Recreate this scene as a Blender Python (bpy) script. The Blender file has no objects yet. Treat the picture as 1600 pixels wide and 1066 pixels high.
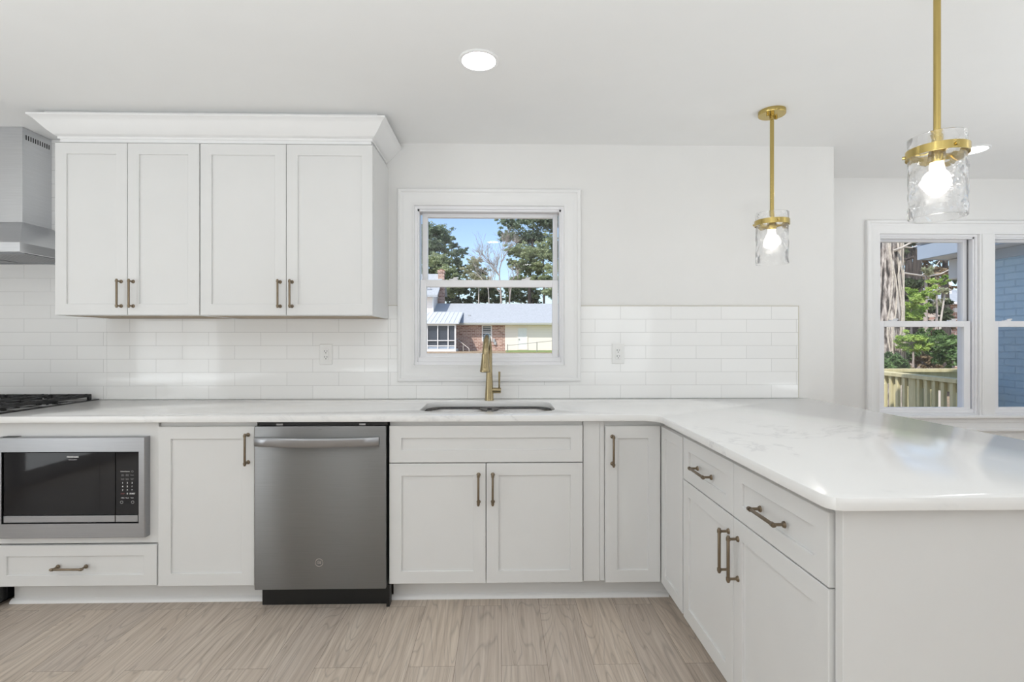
import bpy, bmesh, math, random
from mathutils import Vector, Matrix
random.seed(7)
PI = math.pi
sc = bpy.context.scene
C = sc.collection

# ------------------------------------------------------------------ camera, sky, sun, exposure
FPX, CAMZ, YAW = 800.0, 1.261, math.radians(1.2)
cd = bpy.data.cameras.new('camera'); cam = bpy.data.objects.new('camera', cd); C.objects.link(cam)
cd.sensor_fit = 'HORIZONTAL'; cd.sensor_width = 36.0; cd.lens = FPX / 1600 * 36
cd.clip_start = 0.02; cd.clip_end = 500
cam.location = (0, 0, CAMZ); cam.rotation_euler = (PI / 2, 0, -YAW)
sc.camera = cam
sc.view_settings.view_transform = 'Standard'; sc.view_settings.look = 'None'
sc.view_settings.gamma = 1; sc.view_settings.use_curve_mapping = False
sc.view_settings.exposure = -0.33
sc.cycles.max_bounces = 16; sc.cycles.diffuse_bounces = 8; sc.cycles.glossy_bounces = 6
sc.cycles.transmission_bounces = 12; sc.cycles.transparent_max_bounces = 16

SUN_DIR = Vector((-0.42, -0.53, 0.80)).normalized()          # towards the sun: behind the house, from the left
wd = bpy.data.worlds.new('sky'); sc.world = wd; wd.use_nodes = True
nt = wd.node_tree; nt.nodes.clear()
sky = nt.nodes.new('ShaderNodeTexSky'); sky.sky_type = 'NISHITA'; sky.sun_disc = False
sky.sun_elevation = math.asin(SUN_DIR.z); sky.sun_rotation = math.atan2(SUN_DIR.x, SUN_DIR.y)
sky.dust_density = 1.2; sky.ozone_density = 2.0
bg = nt.nodes.new('ShaderNodeBackground'); bg.inputs['Strength'].default_value = 0.28
wo = nt.nodes.new('ShaderNodeOutputWorld')
nt.links.new(sky.outputs[0], bg.inputs[0]); nt.links.new(bg.outputs[0], wo.inputs[0])
sl = bpy.data.lights.new('sun', 'SUN'); sl.energy = 5.3; sl.angle = math.radians(0.6); sl.color = (1.0, 0.95, 0.87)
so = bpy.data.objects.new('sun', sl); C.objects.link(so)
so.rotation_euler = SUN_DIR.to_track_quat('Z', 'Y').to_euler(); so.location = (-10, -15, 25)

def area(name, loc, direction, sx, sy, power, color=(1, 1, 1)):
    l = bpy.data.lights.new(name, 'AREA'); l.shape = 'RECTANGLE'; l.size = sx; l.size_y = sy
    l.energy = power; l.color = color
    o = bpy.data.objects.new(name, l); C.objects.link(o); o.location = loc
    o.rotation_euler = Vector(direction).to_track_quat('-Z', 'Y').to_euler()
    return o
# daylight of the rear window, then added unseen fill lamps on three walls
DAY = (0.905, 0.965, 1.0)
area('rear_window_daylight', (2.15, -2.96, 1.25), (0, 1, 0), 1.06, 1.36, 10, DAY)
area('rear_fill_light', (-1.6, -2.96, 1.05), (0, 1, 0), 1.7, 1.95, 7, DAY)
area('left_fill_light', (-4.16, -0.6, 1.1), (1, 0, 0), 1.7, 1.95, 36, DAY)
area('right_fill_light', (4.86, 0.6, 1.1), (-1, 0, 0), 1.7, 1.95, 8, DAY)  # added to brighten the dining side, no door modelled here
# added upward fill lamps that brighten the ceiling, in place of bounced flash
area('ceiling_fill', (-0.5, -0.35, 0.9), (0, -0.03, 1), 3.0, 1.0, 80, DAY)
area('dining_ceiling_fill', (3.5, 1.3, 0.8), (0, 0.0, 1), 1.4, 1.4, 35, DAY)
area('left_ceiling_fill', (-3.1, 0.9, 0.9), (0, 0, 1), 1.2, 1.2, 15, DAY)

def at(px, py, Y):
    """the world point at depth Y that photograph pixel (px, py) looks at"""
    a = (px - 800) / FPX; b = (533 - py) / FPX
    s, c = math.sin(YAW), math.cos(YAW)
    t = Y / (c - a * s)
    return Vector(((s + a * c) * t, Y, CAMZ + b * t))

# ------------------------------------------------------------------ materials
def new_mat(name):
    m = bpy.data.materials.new(name); m.use_nodes = True
    return m, m.node_tree, m.node_tree.nodes['Principled BSDF']

def N(t, kind, **kw):
    n = t.nodes.new(kind)
    for k, v in kw.items():
        if k.startswith('i_'):
            n.inputs[k[2:].replace('_', ' ')].default_value = v
        else:
            setattr(n, k, v)
    return n

def ramp(t, fac, stops, interp='LINEAR'):
    r = t.nodes.new('ShaderNodeValToRGB'); r.color_ramp.interpolation = interp
    el = r.color_ramp.elements
    while len(el) < len(stops): el.new(0.5)
    for e, (p, c) in zip(el, stops):
        e.position = p; e.color = (*c, 1) if len(c) == 3 else c
    t.links.new(fac, r.inputs[0])
    return r.outputs[0]

def coords(t, scale=(1, 1, 1), rot=(0, 0, 0), loc=(0, 0, 0)):
    tc = t.nodes.new('ShaderNodeTexCoord'); mp = t.nodes.new('ShaderNodeMapping')
    mp.inputs['Scale'].default_value = scale; mp.inputs['Rotation'].default_value = rot; mp.inputs['Location'].default_value = loc
    t.links.new(tc.outputs['Object'], mp.inputs[0])
    return mp.outputs[0]

def plain(name, col, rough=0.5, metal=0.0, vary=0.03, scale=6.0, bump=0.0, bscale=60.0, spec=None):
    m, t, p = new_mat(name)
    v = coords(t)
    n = N(t, 'ShaderNodeTexNoise', i_Scale=scale, i_Detail=3.0); t.links.new(v, n.inputs['Vector'])
    lo = tuple(c * (1 - vary) for c in col); hi = tuple(min(1, c * (1 + vary)) for c in col)
    t.links.new(ramp(t, n.outputs['Fac'], [(0.3, lo), (0.7, hi)]), p.inputs['Base Color'])
    p.inputs['Roughness'].default_value = rough; p.inputs['Metallic'].default_value = metal
    if spec is not None: p.inputs['Specular IOR Level'].default_value = spec
    if bump:
        b = N(t, 'ShaderNodeTexNoise', i_Scale=bscale, i_Detail=2.0); t.links.new(v, b.inputs['Vector'])
        bn = N(t, 'ShaderNodeBump', i_Strength=bump, i_Distance=0.002)
        t.links.new(b.outputs['Fac'], bn.inputs['Height']); t.links.new(bn.outputs[0], p.inputs['Normal'])
    return m

def glow(name, col, strength):
    m, t, p = new_mat(name)
    p.inputs['Base Color'].default_value = (*col, 1)
    p.inputs['Emission Color'].default_value = (*col, 1); p.inputs['Emission Strength'].default_value = strength
    return m

def brushed(name, col, rough, stretch=(1.5, 1.5, 160), aniso=0.0):
    m, t, p = new_mat(name)
    if aniso:                                   # horizontal brushing smears reflections up and down
        tg = N(t, 'ShaderNodeTangent', direction_type='RADIAL', axis='Z'); t.links.new(tg.outputs[0], p.inputs['Tangent'])
        p.inputs['Anisotropic'].default_value = aniso; p.inputs['Anisotropic Rotation'].default_value = 0.25
    v = coords(t, stretch)
    n = N(t, 'ShaderNodeTexNoise', i_Scale=4.0, i_Detail=4.0); t.links.new(v, n.inputs['Vector'])
    t.links.new(ramp(t, n.outputs['Fac'], [(0.25, tuple(c * 0.93 for c in col)), (0.75, tuple(min(1, c * 1.06) for c in col))]), p.inputs['Base Color'])
    p.inputs['Metallic'].default_value = 1.0; p.inputs['Roughness'].default_value = rough
    bn = N(t, 'ShaderNodeBump', i_Strength=0.06, i_Distance=0.001)
    t.links.new(n.outputs['Fac'], bn.inputs['Height']); t.links.new(bn.outputs[0], p.inputs['Normal'])
    return m

def tile_mat():
    m, t, p = new_mat('glazed_white_tile')
    tc = t.nodes.new('ShaderNodeTexCoord'); sx = t.nodes.new('ShaderNodeSeparateXYZ'); cx = t.nodes.new('ShaderNodeCombineXYZ')
    t.links.new(tc.outputs['Object'], sx.inputs[0]); t.links.new(sx.outputs['X'], cx.inputs['X']); t.links.new(sx.outputs['Z'], cx.inputs['Y'])
    mp = t.nodes.new('ShaderNodeMapping'); mp.inputs['Location'].default_value = (0.056, 0.0, 0); t.links.new(cx.outputs[0], mp.inputs[0])
    br = N(t, 'ShaderNodeTexBrick', i_Scale=1.0, i_Mortar_Size=0.0013, i_Mortar_Smooth=0.3, i_Bias=0.0, i_Brick_Width=0.3075, i_Row_Height=0.0796)
    br.offset = 0.5
    br.inputs['Color1'].default_value = (0.90, 0.90, 0.895, 1); br.inputs['Color2'].default_value = (0.87, 0.87, 0.865, 1)
    br.inputs['Mortar'].default_value = (0.66, 0.66, 0.65, 1)
    t.links.new(mp.outputs[0], br.inputs['Vector'])
    t.links.new(br.outputs['Color'], p.inputs['Base Color'])
    p.inputs['Roughness'].default_value = 0.07
    n = N(t, 'ShaderNodeTexNoise', i_Scale=9.0, i_Detail=1.0); t.links.new(mp.outputs[0], n.inputs['Vector'])
    # every tile is set at a slightly different tilt: a per-tile value offsets the noise
    add = N(t, 'ShaderNodeMath', operation='MULTIPLY_ADD'); add.inputs[1].default_value = -2.0
    t.links.new(br.outputs['Fac'], add.inputs[0]); t.links.new(n.outputs['Fac'], add.inputs[2])
    bn = N(t, 'ShaderNodeBump', i_Strength=0.25, i_Distance=0.0012)
    t.links.new(add.outputs[0], bn.inputs['Height']); t.links.new(bn.outputs[0], p.inputs['Normal'])
    return m

def floor_mat():
    m, t, p = new_mat('oak_vinyl_planks')
    tc = t.nodes.new('ShaderNodeTexCoord'); sx = t.nodes.new('ShaderNodeSeparateXYZ'); cx = t.nodes.new('ShaderNodeCombineXYZ')
    t.links.new(tc.outputs['Object'], sx.inputs[0]); t.links.new(sx.outputs['Y'], cx.inputs['X']); t.links.new(sx.outputs['X'], cx.inputs['Y'])
    br = N(t, 'ShaderNodeTexBrick', i_Scale=1.0, i_Mortar_Size=0.0007, i_Mortar_Smooth=0.1, i_Bias=0.0, i_Brick_Width=1.22, i_Row_Height=0.18)
    br.offset = 0.37; br.offset_frequency = 2
    br.inputs['Color1'].default_value = (0, 0, 0, 1); br.inputs['Color2'].default_value = (1, 1, 1, 1); br.inputs['Mortar'].default_value = (0.5, 0.5, 0.5, 1)
    t.links.new(cx.outputs[0], br.inputs['Vector'])
    rnd = br.outputs['Color']
    # shift the grain per plank
    sh = N(t, 'ShaderNodeVectorMath', operation='MULTIPLY_ADD'); sh.inputs[1].default_value = (37.0, 13.0, 5.0)
    t.links.new(rnd, sh.inputs[0]); t.links.new(cx.outputs[0], sh.inputs[2])
    st = N(t, 'ShaderNodeMapping'); st.inputs['Scale'].default_value = (0.85, 7.0, 1.0); t.links.new(sh.outputs[0], st.inputs[0])
    ct = N(t, 'ShaderNodeTexNoise', i_Scale=1.0, i_Detail=1.5, i_Distortion=0.55); t.links.new(st.outputs[0], ct.inputs['Vector'])
    mul = N(t, 'ShaderNodeMath', operation='MULTIPLY'); mul.inputs[1].default_value = 20.0; t.links.new(ct.outputs['Fac'], mul.inputs[0])
    fr = N(t, 'ShaderNodeMath', operation='PINGPONG'); fr.inputs[1].default_value = 0.5; t.links.new(mul.outputs[0], fr.inputs[0])
    rings = ramp(t, fr.outputs[0], [(0.0, (0.30, 0.30, 0.30)), (0.14, (0.92, 0.92, 0.92)), (0.6, (1, 1, 1)), (1.0, (0.78, 0.78, 0.78))])
    fs = N(t, 'ShaderNodeMapping'); fs.inputs['Scale'].default_value = (2.2, 62.0, 1.0); t.links.new(sh.outputs[0], fs.inputs[0])
    fi = N(t, 'ShaderNodeTexNoise', i_Scale=1.0, i_Detail=4.0, i_Roughness=0.65); t.links.new(fs.outputs[0], fi.inputs['Vector'])
    base = ramp(t, fi.outputs['Fac'], [(0.25, (0.42, 0.345, 0.28)), (0.55, (0.585, 0.505, 0.43)), (0.80, (0.70, 0.625, 0.545))])
    m1 = N(t, 'ShaderNodeMix', data_type='RGBA', blend_type='MULTIPLY'); m1.inputs['Factor'].default_value = 0.34
    t.links.new(base, m1.inputs['A']); t.links.new(rings, m1.inputs['B'])
    tone = ramp(t, rnd, [(0.0, (0.94, 0.94, 0.95)), (1.0, (1.06, 1.05, 1.03))])
    m2 = N(t, 'ShaderNodeMix', data_type='RGBA', blend_type='MULTIPLY'); m2.inputs['Factor'].default_value = 1.0
    t.links.new(m1.outputs['Result'], m2.inputs['A']); t.links.new(tone, m2.inputs['B'])
    m3 = N(t, 'ShaderNodeMix', data_type='RGBA'); m3.inputs['B'].default_value = (0.16, 0.12, 0.09, 1)
    t.links.new(br.outputs['Fac'], m3.inputs['Factor']); t.links.new(m2.outputs['Result'], m3.inputs['A'])
    t.links.new(m3.outputs['Result'], p.inputs['Base Color'])
    p.inputs['Roughness'].default_value = 0.42
    bn = N(t, 'ShaderNodeBump', i_Strength=0.12, i_Distance=0.001)
    t.links.new(fi.outputs['Fac'], bn.inputs['Height']); t.links.new(bn.outputs[0], p.inputs['Normal'])
    return m

def quartz_mat():
    m, t, p = new_mat('white_quartz')
    v = coords(t, (1, 1, 1), (0, 0, 0.6))
    n1 = N(t, 'ShaderNodeTexNoise', i_Scale=1.7, i_Detail=6.0, i_Roughness=0.62, i_Distortion=0.9); t.links.new(v, n1.inputs['Vector'])
    d = N(t, 'ShaderNodeMath', operation='SUBTRACT'); d.inputs[1].default_value = 0.5; t.links.new(n1.outputs['Fac'], d.inputs[0])
    a = N(t, 'ShaderNodeMath', operation='ABSOLUTE'); t.links.new(d.outputs[0], a.inputs[0])
    vein = ramp(t, a.outputs[0], [(0.0, (0.73, 0.73, 0.735)), (0.012, (0.82, 0.82, 0.82)), (0.03, (0.86, 0.86, 0.855))])
    n2 = N(t, 'ShaderNodeTexNoise', i_Scale=1.1, i_Detail=2.0); t.links.new(v, n2.inputs['Vector'])
    msk = ramp(t, n2.outputs['Fac'], [(0.46, (0, 0, 0)), (0.62, (1, 1, 1))])
    mx = N(t, 'ShaderNodeMix', data_type='RGBA'); mx.inputs['A'].default_value = (0.86, 0.86, 0.855, 1)
    t.links.new(msk, mx.inputs['Factor']); t.links.new(vein, mx.inputs['B'])
    t.links.new(mx.outputs['Result'], p.inputs['Base Color'])
    p.inputs['Roughness'].default_value = 0.13
    return m

def brick_mat(name, c1, c2, mortar, w, h, axis='X', ms=0.008, rough=0.8, bump=0.6, smooth=0.2, loc=(0, 0, 0), noisy=0.25):
    m, t, p = new_mat(name)
    tc = t.nodes.new('ShaderNodeTexCoord'); sx = t.nodes.new('ShaderNodeSeparateXYZ'); cx = t.nodes.new('ShaderNodeCombineXYZ')
    t.links.new(tc.outputs['Object'], sx.inputs[0]); t.links.new(sx.outputs[axis], cx.inputs['X']); t.links.new(sx.outputs['Z'], cx.inputs['Y'])
    mp = t.nodes.new('ShaderNodeMapping'); mp.inputs['Location'].default_value = loc; t.links.new(cx.outputs[0], mp.inputs[0])
    wn = N(t, 'ShaderNodeTexNoise', i_Scale=5.0, i_Detail=2.0); t.links.new(mp.outputs[0], wn.inputs['Vector'])
    wv = N(t, 'ShaderNodeVectorMath', operation='MULTIPLY_ADD'); wv.inputs[1].default_value = (0.02, 0.02, 0)
    t.links.new(wn.outputs['Color'], wv.inputs[0]); t.links.new(mp.outputs[0], wv.inputs[2])
    br = N(t, 'ShaderNodeTexBrick', i_Scale=1.0, i_Mortar_Size=ms, i_Mortar_Smooth=smooth, i_Bias=0.0, i_Brick_Width=w, i_Row_Height=h)
    for k, c in (('Color1', c1), ('Color2', c2), ('Mortar', mortar)): br.inputs[k].default_value = (*c, 1)
    t.links.new(wv.outputs[0], br.inputs['Vector'])
    nz = N(t, 'ShaderNodeTexNoise', i_Scale=14.0, i_Detail=3.0); t.links.new(mp.outputs[0], nz.inputs['Vector'])
    mx = N(t, 'ShaderNodeMix', data_type='RGBA', blend_type='OVERLAY'); mx.inputs['Factor'].default_value = noisy
    t.links.new(br.outputs['Color'], mx.inputs['A']); t.links.new(nz.outputs['Fac'], mx.inputs['B'])
    t.links.new(mx.outputs['Result'], p.inputs['Base Color'])
    p.inputs['Roughness'].default_value = rough
    inv = N(t, 'ShaderNodeMath', operation='MULTIPLY_ADD'); inv.inputs[1].default_value = -1.0
    t.links.new(br.outputs['Fac'], inv.inputs[0]); t.links.new(nz.outputs['Fac'], inv.inputs[2])
    bn = N(t, 'ShaderNodeBump', i_Strength=bump, i_Distance=0.01)
    t.links.new(inv.outputs[0], bn.inputs['Height']); t.links.new(bn.outputs[0], p.inputs['Normal'])
    return m

def siding_mat(name, col, pitch):
    m, t, p = new_mat(name)
    v = coords(t)
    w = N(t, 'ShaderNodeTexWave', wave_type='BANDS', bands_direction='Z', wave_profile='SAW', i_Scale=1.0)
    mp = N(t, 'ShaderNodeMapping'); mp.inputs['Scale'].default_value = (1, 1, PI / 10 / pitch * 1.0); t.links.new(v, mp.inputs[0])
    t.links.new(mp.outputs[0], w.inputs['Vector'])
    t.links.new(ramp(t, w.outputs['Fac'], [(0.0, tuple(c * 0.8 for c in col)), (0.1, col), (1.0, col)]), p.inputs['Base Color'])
    bn = N(t, 'ShaderNodeBump', i_Strength=0.5, i_Distance=0.02)
    t.links.new(w.outputs['Fac'], bn.inputs['Height']); t.links.new(bn.outputs[0], p.inputs['Normal'])
    p.inputs['Roughness'].default_value = 0.7
    return m

def two_tone(name, stops, scale, stretch=(1, 1, 1), rough=0.8, bump=0.0, detail=5.0, dist=0.0, bd=0.02):
    m, t, p = new_mat(name)
    v = coords(t, stretch)
    n = N(t, 'ShaderNodeTexNoise', i_Scale=scale, i_Detail=detail, i_Roughness=0.6, i_Distortion=dist); t.links.new(v, n.inputs['Vector'])
    t.links.new(ramp(t, n.outputs['Fac'], stops), p.inputs['Base Color'])
    p.inputs['Roughness'].default_value = rough
    if bump:
        bn = N(t, 'ShaderNodeBump', i_Strength=bump, i_Distance=bd)
        t.links.new(n.outputs['Fac'], bn.inputs['Height']); t.links.new(bn.outputs[0], p.inputs['Normal'])
    return m

def leaf_mat(name, dark, light, scale=1.5):
    m, t, p = new_mat(name)
    v = coords(t)
    n = N(t, 'ShaderNodeTexNoise', i_Scale=scale, i_Detail=4.0); t.links.new(v, n.inputs['Vector'])
    col = ramp(t, n.outputs['Fac'], [(0.35, dark), (0.65, light)])
    t.links.new(col, p.inputs['Base Color']); p.inputs['Roughness'].default_value = 0.55
    tr = N(t, 'ShaderNodeBsdfTranslucent'); t.links.new(col, tr.inputs['Color'])
    mx = N(t, 'ShaderNodeMixShader'); mx.inputs[0].default_value = 0.3
    t.links.new(p.outputs[0], mx.inputs[1]); t.links.new(tr.outputs[0], mx.inputs[2])
    t.links.new(mx.outputs[0], t.nodes['Material Output'].inputs['Surface'])
    return m

def pane_mat(name, tint=(0.98, 0.98, 0.98), refl=1.0):
    m, t, p = new_mat(name); t.nodes.remove(p)
    tr = N(t, 'ShaderNodeBsdfTransparent'); tr.inputs[0].default_value = (*tint, 1)
    gl = N(t, 'ShaderNodeBsdfGlossy'); gl.inputs['Roughness'].default_value = 0.0
    fr = N(t, 'ShaderNodeFresnel', i_IOR=1.45)
    geo = N(t, 'ShaderNodeNewGeometry'); fro = N(t, 'ShaderNodeMath', operation='SUBTRACT'); fro.inputs[0].default_value = refl
    t.links.new(geo.outputs['Backfacing'], fro.inputs[1])          # only the outer face of the thin pane reflects
    sc_ = N(t, 'ShaderNodeMath', operation='MULTIPLY', use_clamp=True); t.links.new(fr.outputs[0], sc_.inputs[0]); t.links.new(fro.outputs[0], sc_.inputs[1])
    mx = N(t, 'ShaderNodeMixShader')
    t.links.new(sc_.outputs[0], mx.inputs[0]); t.links.new(tr.outputs[0], mx.inputs[1]); t.links.new(gl.outputs[0], mx.inputs[2])
    t.links.new(mx.outputs[0], t.nodes['Material Output'].inputs['Surface'])
    return m

M = {}
M['wall'] = plain('wall_paint', (0.80, 0.795, 0.785), 0.55, vary=0.006, bump=0.05, bscale=180)
M['ceiling'] = plain('ceiling_paint', (0.84, 0.84, 0.835), 0.7, vary=0.006)
M['trim'] = plain('trim_paint', (0.84, 0.84, 0.84), 0.35, vary=0.006)
M['cab'] = plain('cabinet_paint', (0.735, 0.735, 0.73), 0.34, vary=0.008)
M['vinyl'] = plain('window_vinyl', (0.85, 0.85, 0.87), 0.35, vary=0.005)
M['track'] = plain('window_track', (0.18, 0.18, 0.19), 0.6)
M['raw'] = plain('raw_plywood', (0.42, 0.34, 0.25), 0.7, vary=0.12, scale=14)
M['tile'] = tile_mat(); M['floor'] = floor_mat(); M['quartz'] = quartz_mat()
M['caulk'] = plain('tile_edge_trim', (0.60, 0.57, 0.48), 0.5)
M['bronze'] = plain('champagne_bronze', (0.235, 0.185, 0.13), 0.33, 0.9, vary=0.08, scale=40)
M['gold'] = brushed('brushed_gold', (0.52, 0.40, 0.145), 0.22, (60, 60, 3))
M['faucet'] = brushed('brushed_brass', (0.38, 0.31, 0.18), 0.24, (90, 90, 4))
M['steel'] = brushed('brushed_steel', (0.37, 0.375, 0.39), 0.33, (1.5, 1.5, 200))
M['slate'] = brushed('dark_brushed_steel', (0.25, 0.25, 0.25), 0.38, (1.5, 1.5, 260), aniso=0.9)
M['hood'] = brushed('hood_steel', (0.66, 0.67, 0.69), 0.28, (1.5, 1.5, 120))
M['sink'] = brushed('sink_steel', (0.36, 0.352, 0.345), 0.27, (3, 60, 3))
M['chrome'] = plain('polished_handle', (0.66, 0.66, 0.67), 0.18, 1.0, vary=0.02)
M['black'] = plain('black_plastic', (0.006, 0.006, 0.006), 0.45)
M['iron'] = plain('cast_iron', (0.022, 0.022, 0.024), 0.5, vary=0.3, scale=60, bump=0.3, bscale=200)
M['enamel'] = plain('black_enamel', (0.015, 0.015, 0.016), 0.15)
M['blackglass'] = plain('black_glass', (0.012, 0.012, 0.014), 0.04, spec=0.3)
M['print'] = plain('pale_print', (0.75, 0.75, 0.75), 0.5)
M['printdim'] = plain('dim_print', (0.30, 0.30, 0.30), 0.5)
M['printred'] = plain('red_print', (0.25, 0.07, 0.07), 0.5)
M['slot'] = plain('outlet_slot', (0.06, 0.06, 0.06), 0.6)
M['plate'] = plain('outlet_plastic', (0.83, 0.83, 0.82), 0.3, vary=0.004)
M['lamp'] = glow('led_lens', (0.98, 0.99, 1.0), 26.0)
M['bulb'] = glow('bulb_glow', (1.0, 0.95, 0.88), 16.0)
M['glass'] = pane_mat('window_glass')

def ripple_glass():
    m, t, p = new_mat('rippled_clear_glass')
    p.inputs['Base Color'].default_value = (1, 1, 1, 1); p.inputs['Roughness'].default_value = 0.0
    p.inputs['Transmission Weight'].default_value = 1.0; p.inputs['IOR'].default_value = 1.40
    v = coords(t)
    n = N(t, 'ShaderNodeTexNoise', i_Scale=38.0, i_Detail=1.0); t.links.new(v, n.inputs['Vector'])
    bn = N(t, 'ShaderNodeBump', i_Strength=0.7, i_Distance=0.005)
    t.links.new(n.outputs['Fac'], bn.inputs['Height']); t.links.new(bn.outputs[0], p.inputs['Normal'])
    tr = N(t, 'ShaderNodeBsdfTransparent'); tr.inputs[0].default_value = (0.97, 0.97, 0.97, 1)
    mx = N(t, 'ShaderNodeMixShader'); mx.inputs[0].default_value = 0.85
    t.links.new(tr.outputs[0], mx.inputs[1]); t.links.new(p.outputs[0], mx.inputs[2])
    t.links.new(mx.outputs[0], t.nodes['Material Output'].inputs['Surface'])
    return m
M['ripple'] = ripple_glass()

# ------------------------------------------------------------------ mesh helpers
ORG = {}
def empty(name, label, cat, loc=(0, 0, 0), group=None):
    o = bpy.data.objects.new(name, None); C.objects.link(o); o.location = loc; o.empty_display_size = 0.1
    o['label'] = label; o['category'] = cat
    if group: o['group'] = group
    ORG[o.name] = Vector(loc)
    return o

def tag(o, label, cat, group=None, kind=None):
    o['label'] = label; o['category'] = cat
    if group: o['group'] = group
    if kind: o['kind'] = kind
    return o

def struct(o):
    o['kind'] = 'structure'; return o

def link_mesh(me, name, mats, parent, loc, kind=None, label=None):
    for m in (mats if isinstance(mats, (list, tuple)) else [mats]): me.materials.append(m)
    o = bpy.data.objects.new(name, me); C.objects.link(o)
    if parent is not None:
        org = ORG[parent.name]; o.parent = parent; ORG[o.name] = org
        me.transform(Matrix.Translation(-org))
    else:
        org = Vector(loc); ORG[o.name] = org; o.location = org
        me.transform(Matrix.Translation(-org))
    if kind: o['kind'] = kind
    if label: o['label'] = label
    return o

class MB:
    def __init__(self, mat=None):
        self.bm = bmesh.new(); self.T = mat if mat is not None else Matrix.Identity(4)
    def v(self, p):
        return self.bm.verts.new(self.T @ Vector(p))
    def f(self, vs, mi=0):
        try:
            fc = self.bm.faces.new(vs); fc.material_index = mi; fc.smooth = True; return fc
        except ValueError:
            return None
    def box(self, x0, x1, y0, y1, z0, z1, bev=0.0, mi=0, seg=1):
        x0, x1 = min(x0, x1), max(x0, x1); y0, y1 = min(y0, y1), max(y0, y1); z0, z1 = min(z0, z1), max(z0, z1)
        p = [self.v((x, y, z)) for z in (z0, z1) for y in (y0, y1) for x in (x0, x1)]
        fs = [self.f([p[i] for i in q], mi) for q in ((0, 2, 3, 1), (4, 5, 7, 6), (0, 1, 5, 4), (1, 3, 7, 5), (3, 2, 6, 7), (2, 0, 4, 6))]
        if bev > 0:
            es = list({e for fc in fs for e in fc.edges})
            r = bmesh.ops.bevel(self.bm, geom=es, offset=bev, segments=seg, affect='EDGES', profile=0.5)
            for fc in r['faces']: fc.smooth = True; fc.material_index = mi
        return self
    def hexa(self, lo, hi, mi=0):
        """two quads of four points each, joined"""
        a = [self.v(p) for p in lo]; b = [self.v(p) for p in hi]
        self.f(a[::-1], mi); self.f(b, mi)
        for i in range(4): self.f([a[i], a[(i + 1) % 4], b[(i + 1) % 4], b[i]], mi)
        return self
    def prism(self, pts, ext, mi=0):
        a = [self.v(p) for p in pts]; b = [self.v(Vector(p) + Vector(ext)) for p in pts]; n = len(a)
        self.f(a[::-1], mi); self.f(b, mi)
        for i in range(n): self.f([a[i], a[(i + 1) % n], b[(i + 1) % n], b[i]], mi)
        return self
    def loops(self, rings, closed=True, cap0=False, cap1=False, mi=0):
        R = [[self.v(p) for p in r] for r in rings]
        for a, b in zip(R, R[1:]):
            n = len(a)
            for i in range(n if closed else n - 1):
                self.f([a[i], a[(i + 1) % n], b[(i + 1) % n], b[i]], mi)
        if cap0: self.f(R[0][::-1], mi)
        if cap1: self.f(R[-1], mi)
        return self
    def lathe(self, prof, c, n=32, axis='Z', mi=0, cap0=False, cap1=False):
        rings = []
        for r, h in prof:
            ring = []
            for i in range(n):
                a = 2 * PI * i / n; u, w = r * math.cos(a), r * math.sin(a)
                d = {'Z': (u, w, h), 'Y': (u, h, w), 'X': (h, u, w)}[axis]
                ring.append((c[0] + d[0], c[1] + d[1], c[2] + d[2]))
            rings.append(ring)
        return self.loops(rings, True, cap0, cap1, mi)
    def tube(self, pts, rad, n=12, mi=0, caps=True):
        pts = [Vector(p) for p in pts]; k = len(pts)
        if not isinstance(rad, (list, tuple)): rad = [rad] * k
        rings = []; ref = None
        for i in range(k):
            d = (pts[min(i + 1, k - 1)] - pts[max(i - 1, 0)]).normalized()
            if ref is None:
                ref = d.orthogonal().normalized()
            else:
                ref = (ref - d * ref.dot(d)).normalized()
            s = d.cross(ref)
            rings.append([tuple(pts[i] + (ref * math.cos(2 * PI * j / n) + s * math.sin(2 * PI * j / n)) * rad[i]) for j in range(n)])
        return self.loops(rings, True, caps, caps, mi)
    def ball(self, c, r, n=16, m=10, sz=1.0, mi=0):
        return self.lathe([(max(1e-5, r * math.sin(PI * i / m)), -r * sz * math.cos(PI * i / m)) for i in range(m + 1)], c, n, mi=mi)
    def build(self, name, mats, parent=None, loc=(0, 0, 0), kind=None, label=None, sharp=35):
        bmesh.ops.remove_doubles(self.bm, verts=self.bm.verts, dist=1e-6)
        bmesh.ops.recalc_face_normals(self.bm, faces=self.bm.faces)
        me = bpy.data.meshes.new(name); self.bm.to_mesh(me); self.bm.free()
        me.set_sharp_from_angle(angle=math.radians(sharp))
        return link_mesh(me, name, mats, parent, loc, kind, label)

def box_obj(name, mat, x0, x1, y0, y1, z0, z1, parent=None, bev=0.0, **kw):
    return MB().box(x0, x1, y0, y1, z0, z1, bev).build(name, mat, parent, **kw)

def mitred(mb, x0, x1, z0, z1, yf, prof, sides=(1, 1, 1, 1), mi=0):
    """a rectangular frame in the XZ plane, its moulded section (inset, projection towards -Y) mitred at the corners"""
    rings = [[(x0 + o, yf - d, z0 + o), (x1 - o, yf - d, z0 + o), (x1 - o, yf - d, z1 - o), (x0 + o, yf - d, z1 - o)] for o, d in prof]
    return mb.loops(rings + [rings[0]], True, mi=mi)

def rrect(x0, x1, y0, y1, r, z, n=8):
    out = []
    for cx, cy, a0 in ((x1 - r, y0 + r, -PI / 2), (x1 - r, y1 - r, 0), (x0 + r, y1 - r, PI / 2), (x0 + r, y0 + r, PI)):
        for i in range(n + 1):
            a = a0 + PI / 2 * i / n; out.append((cx + r * math.cos(a), cy + r * math.sin(a), z))
    return out

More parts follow.
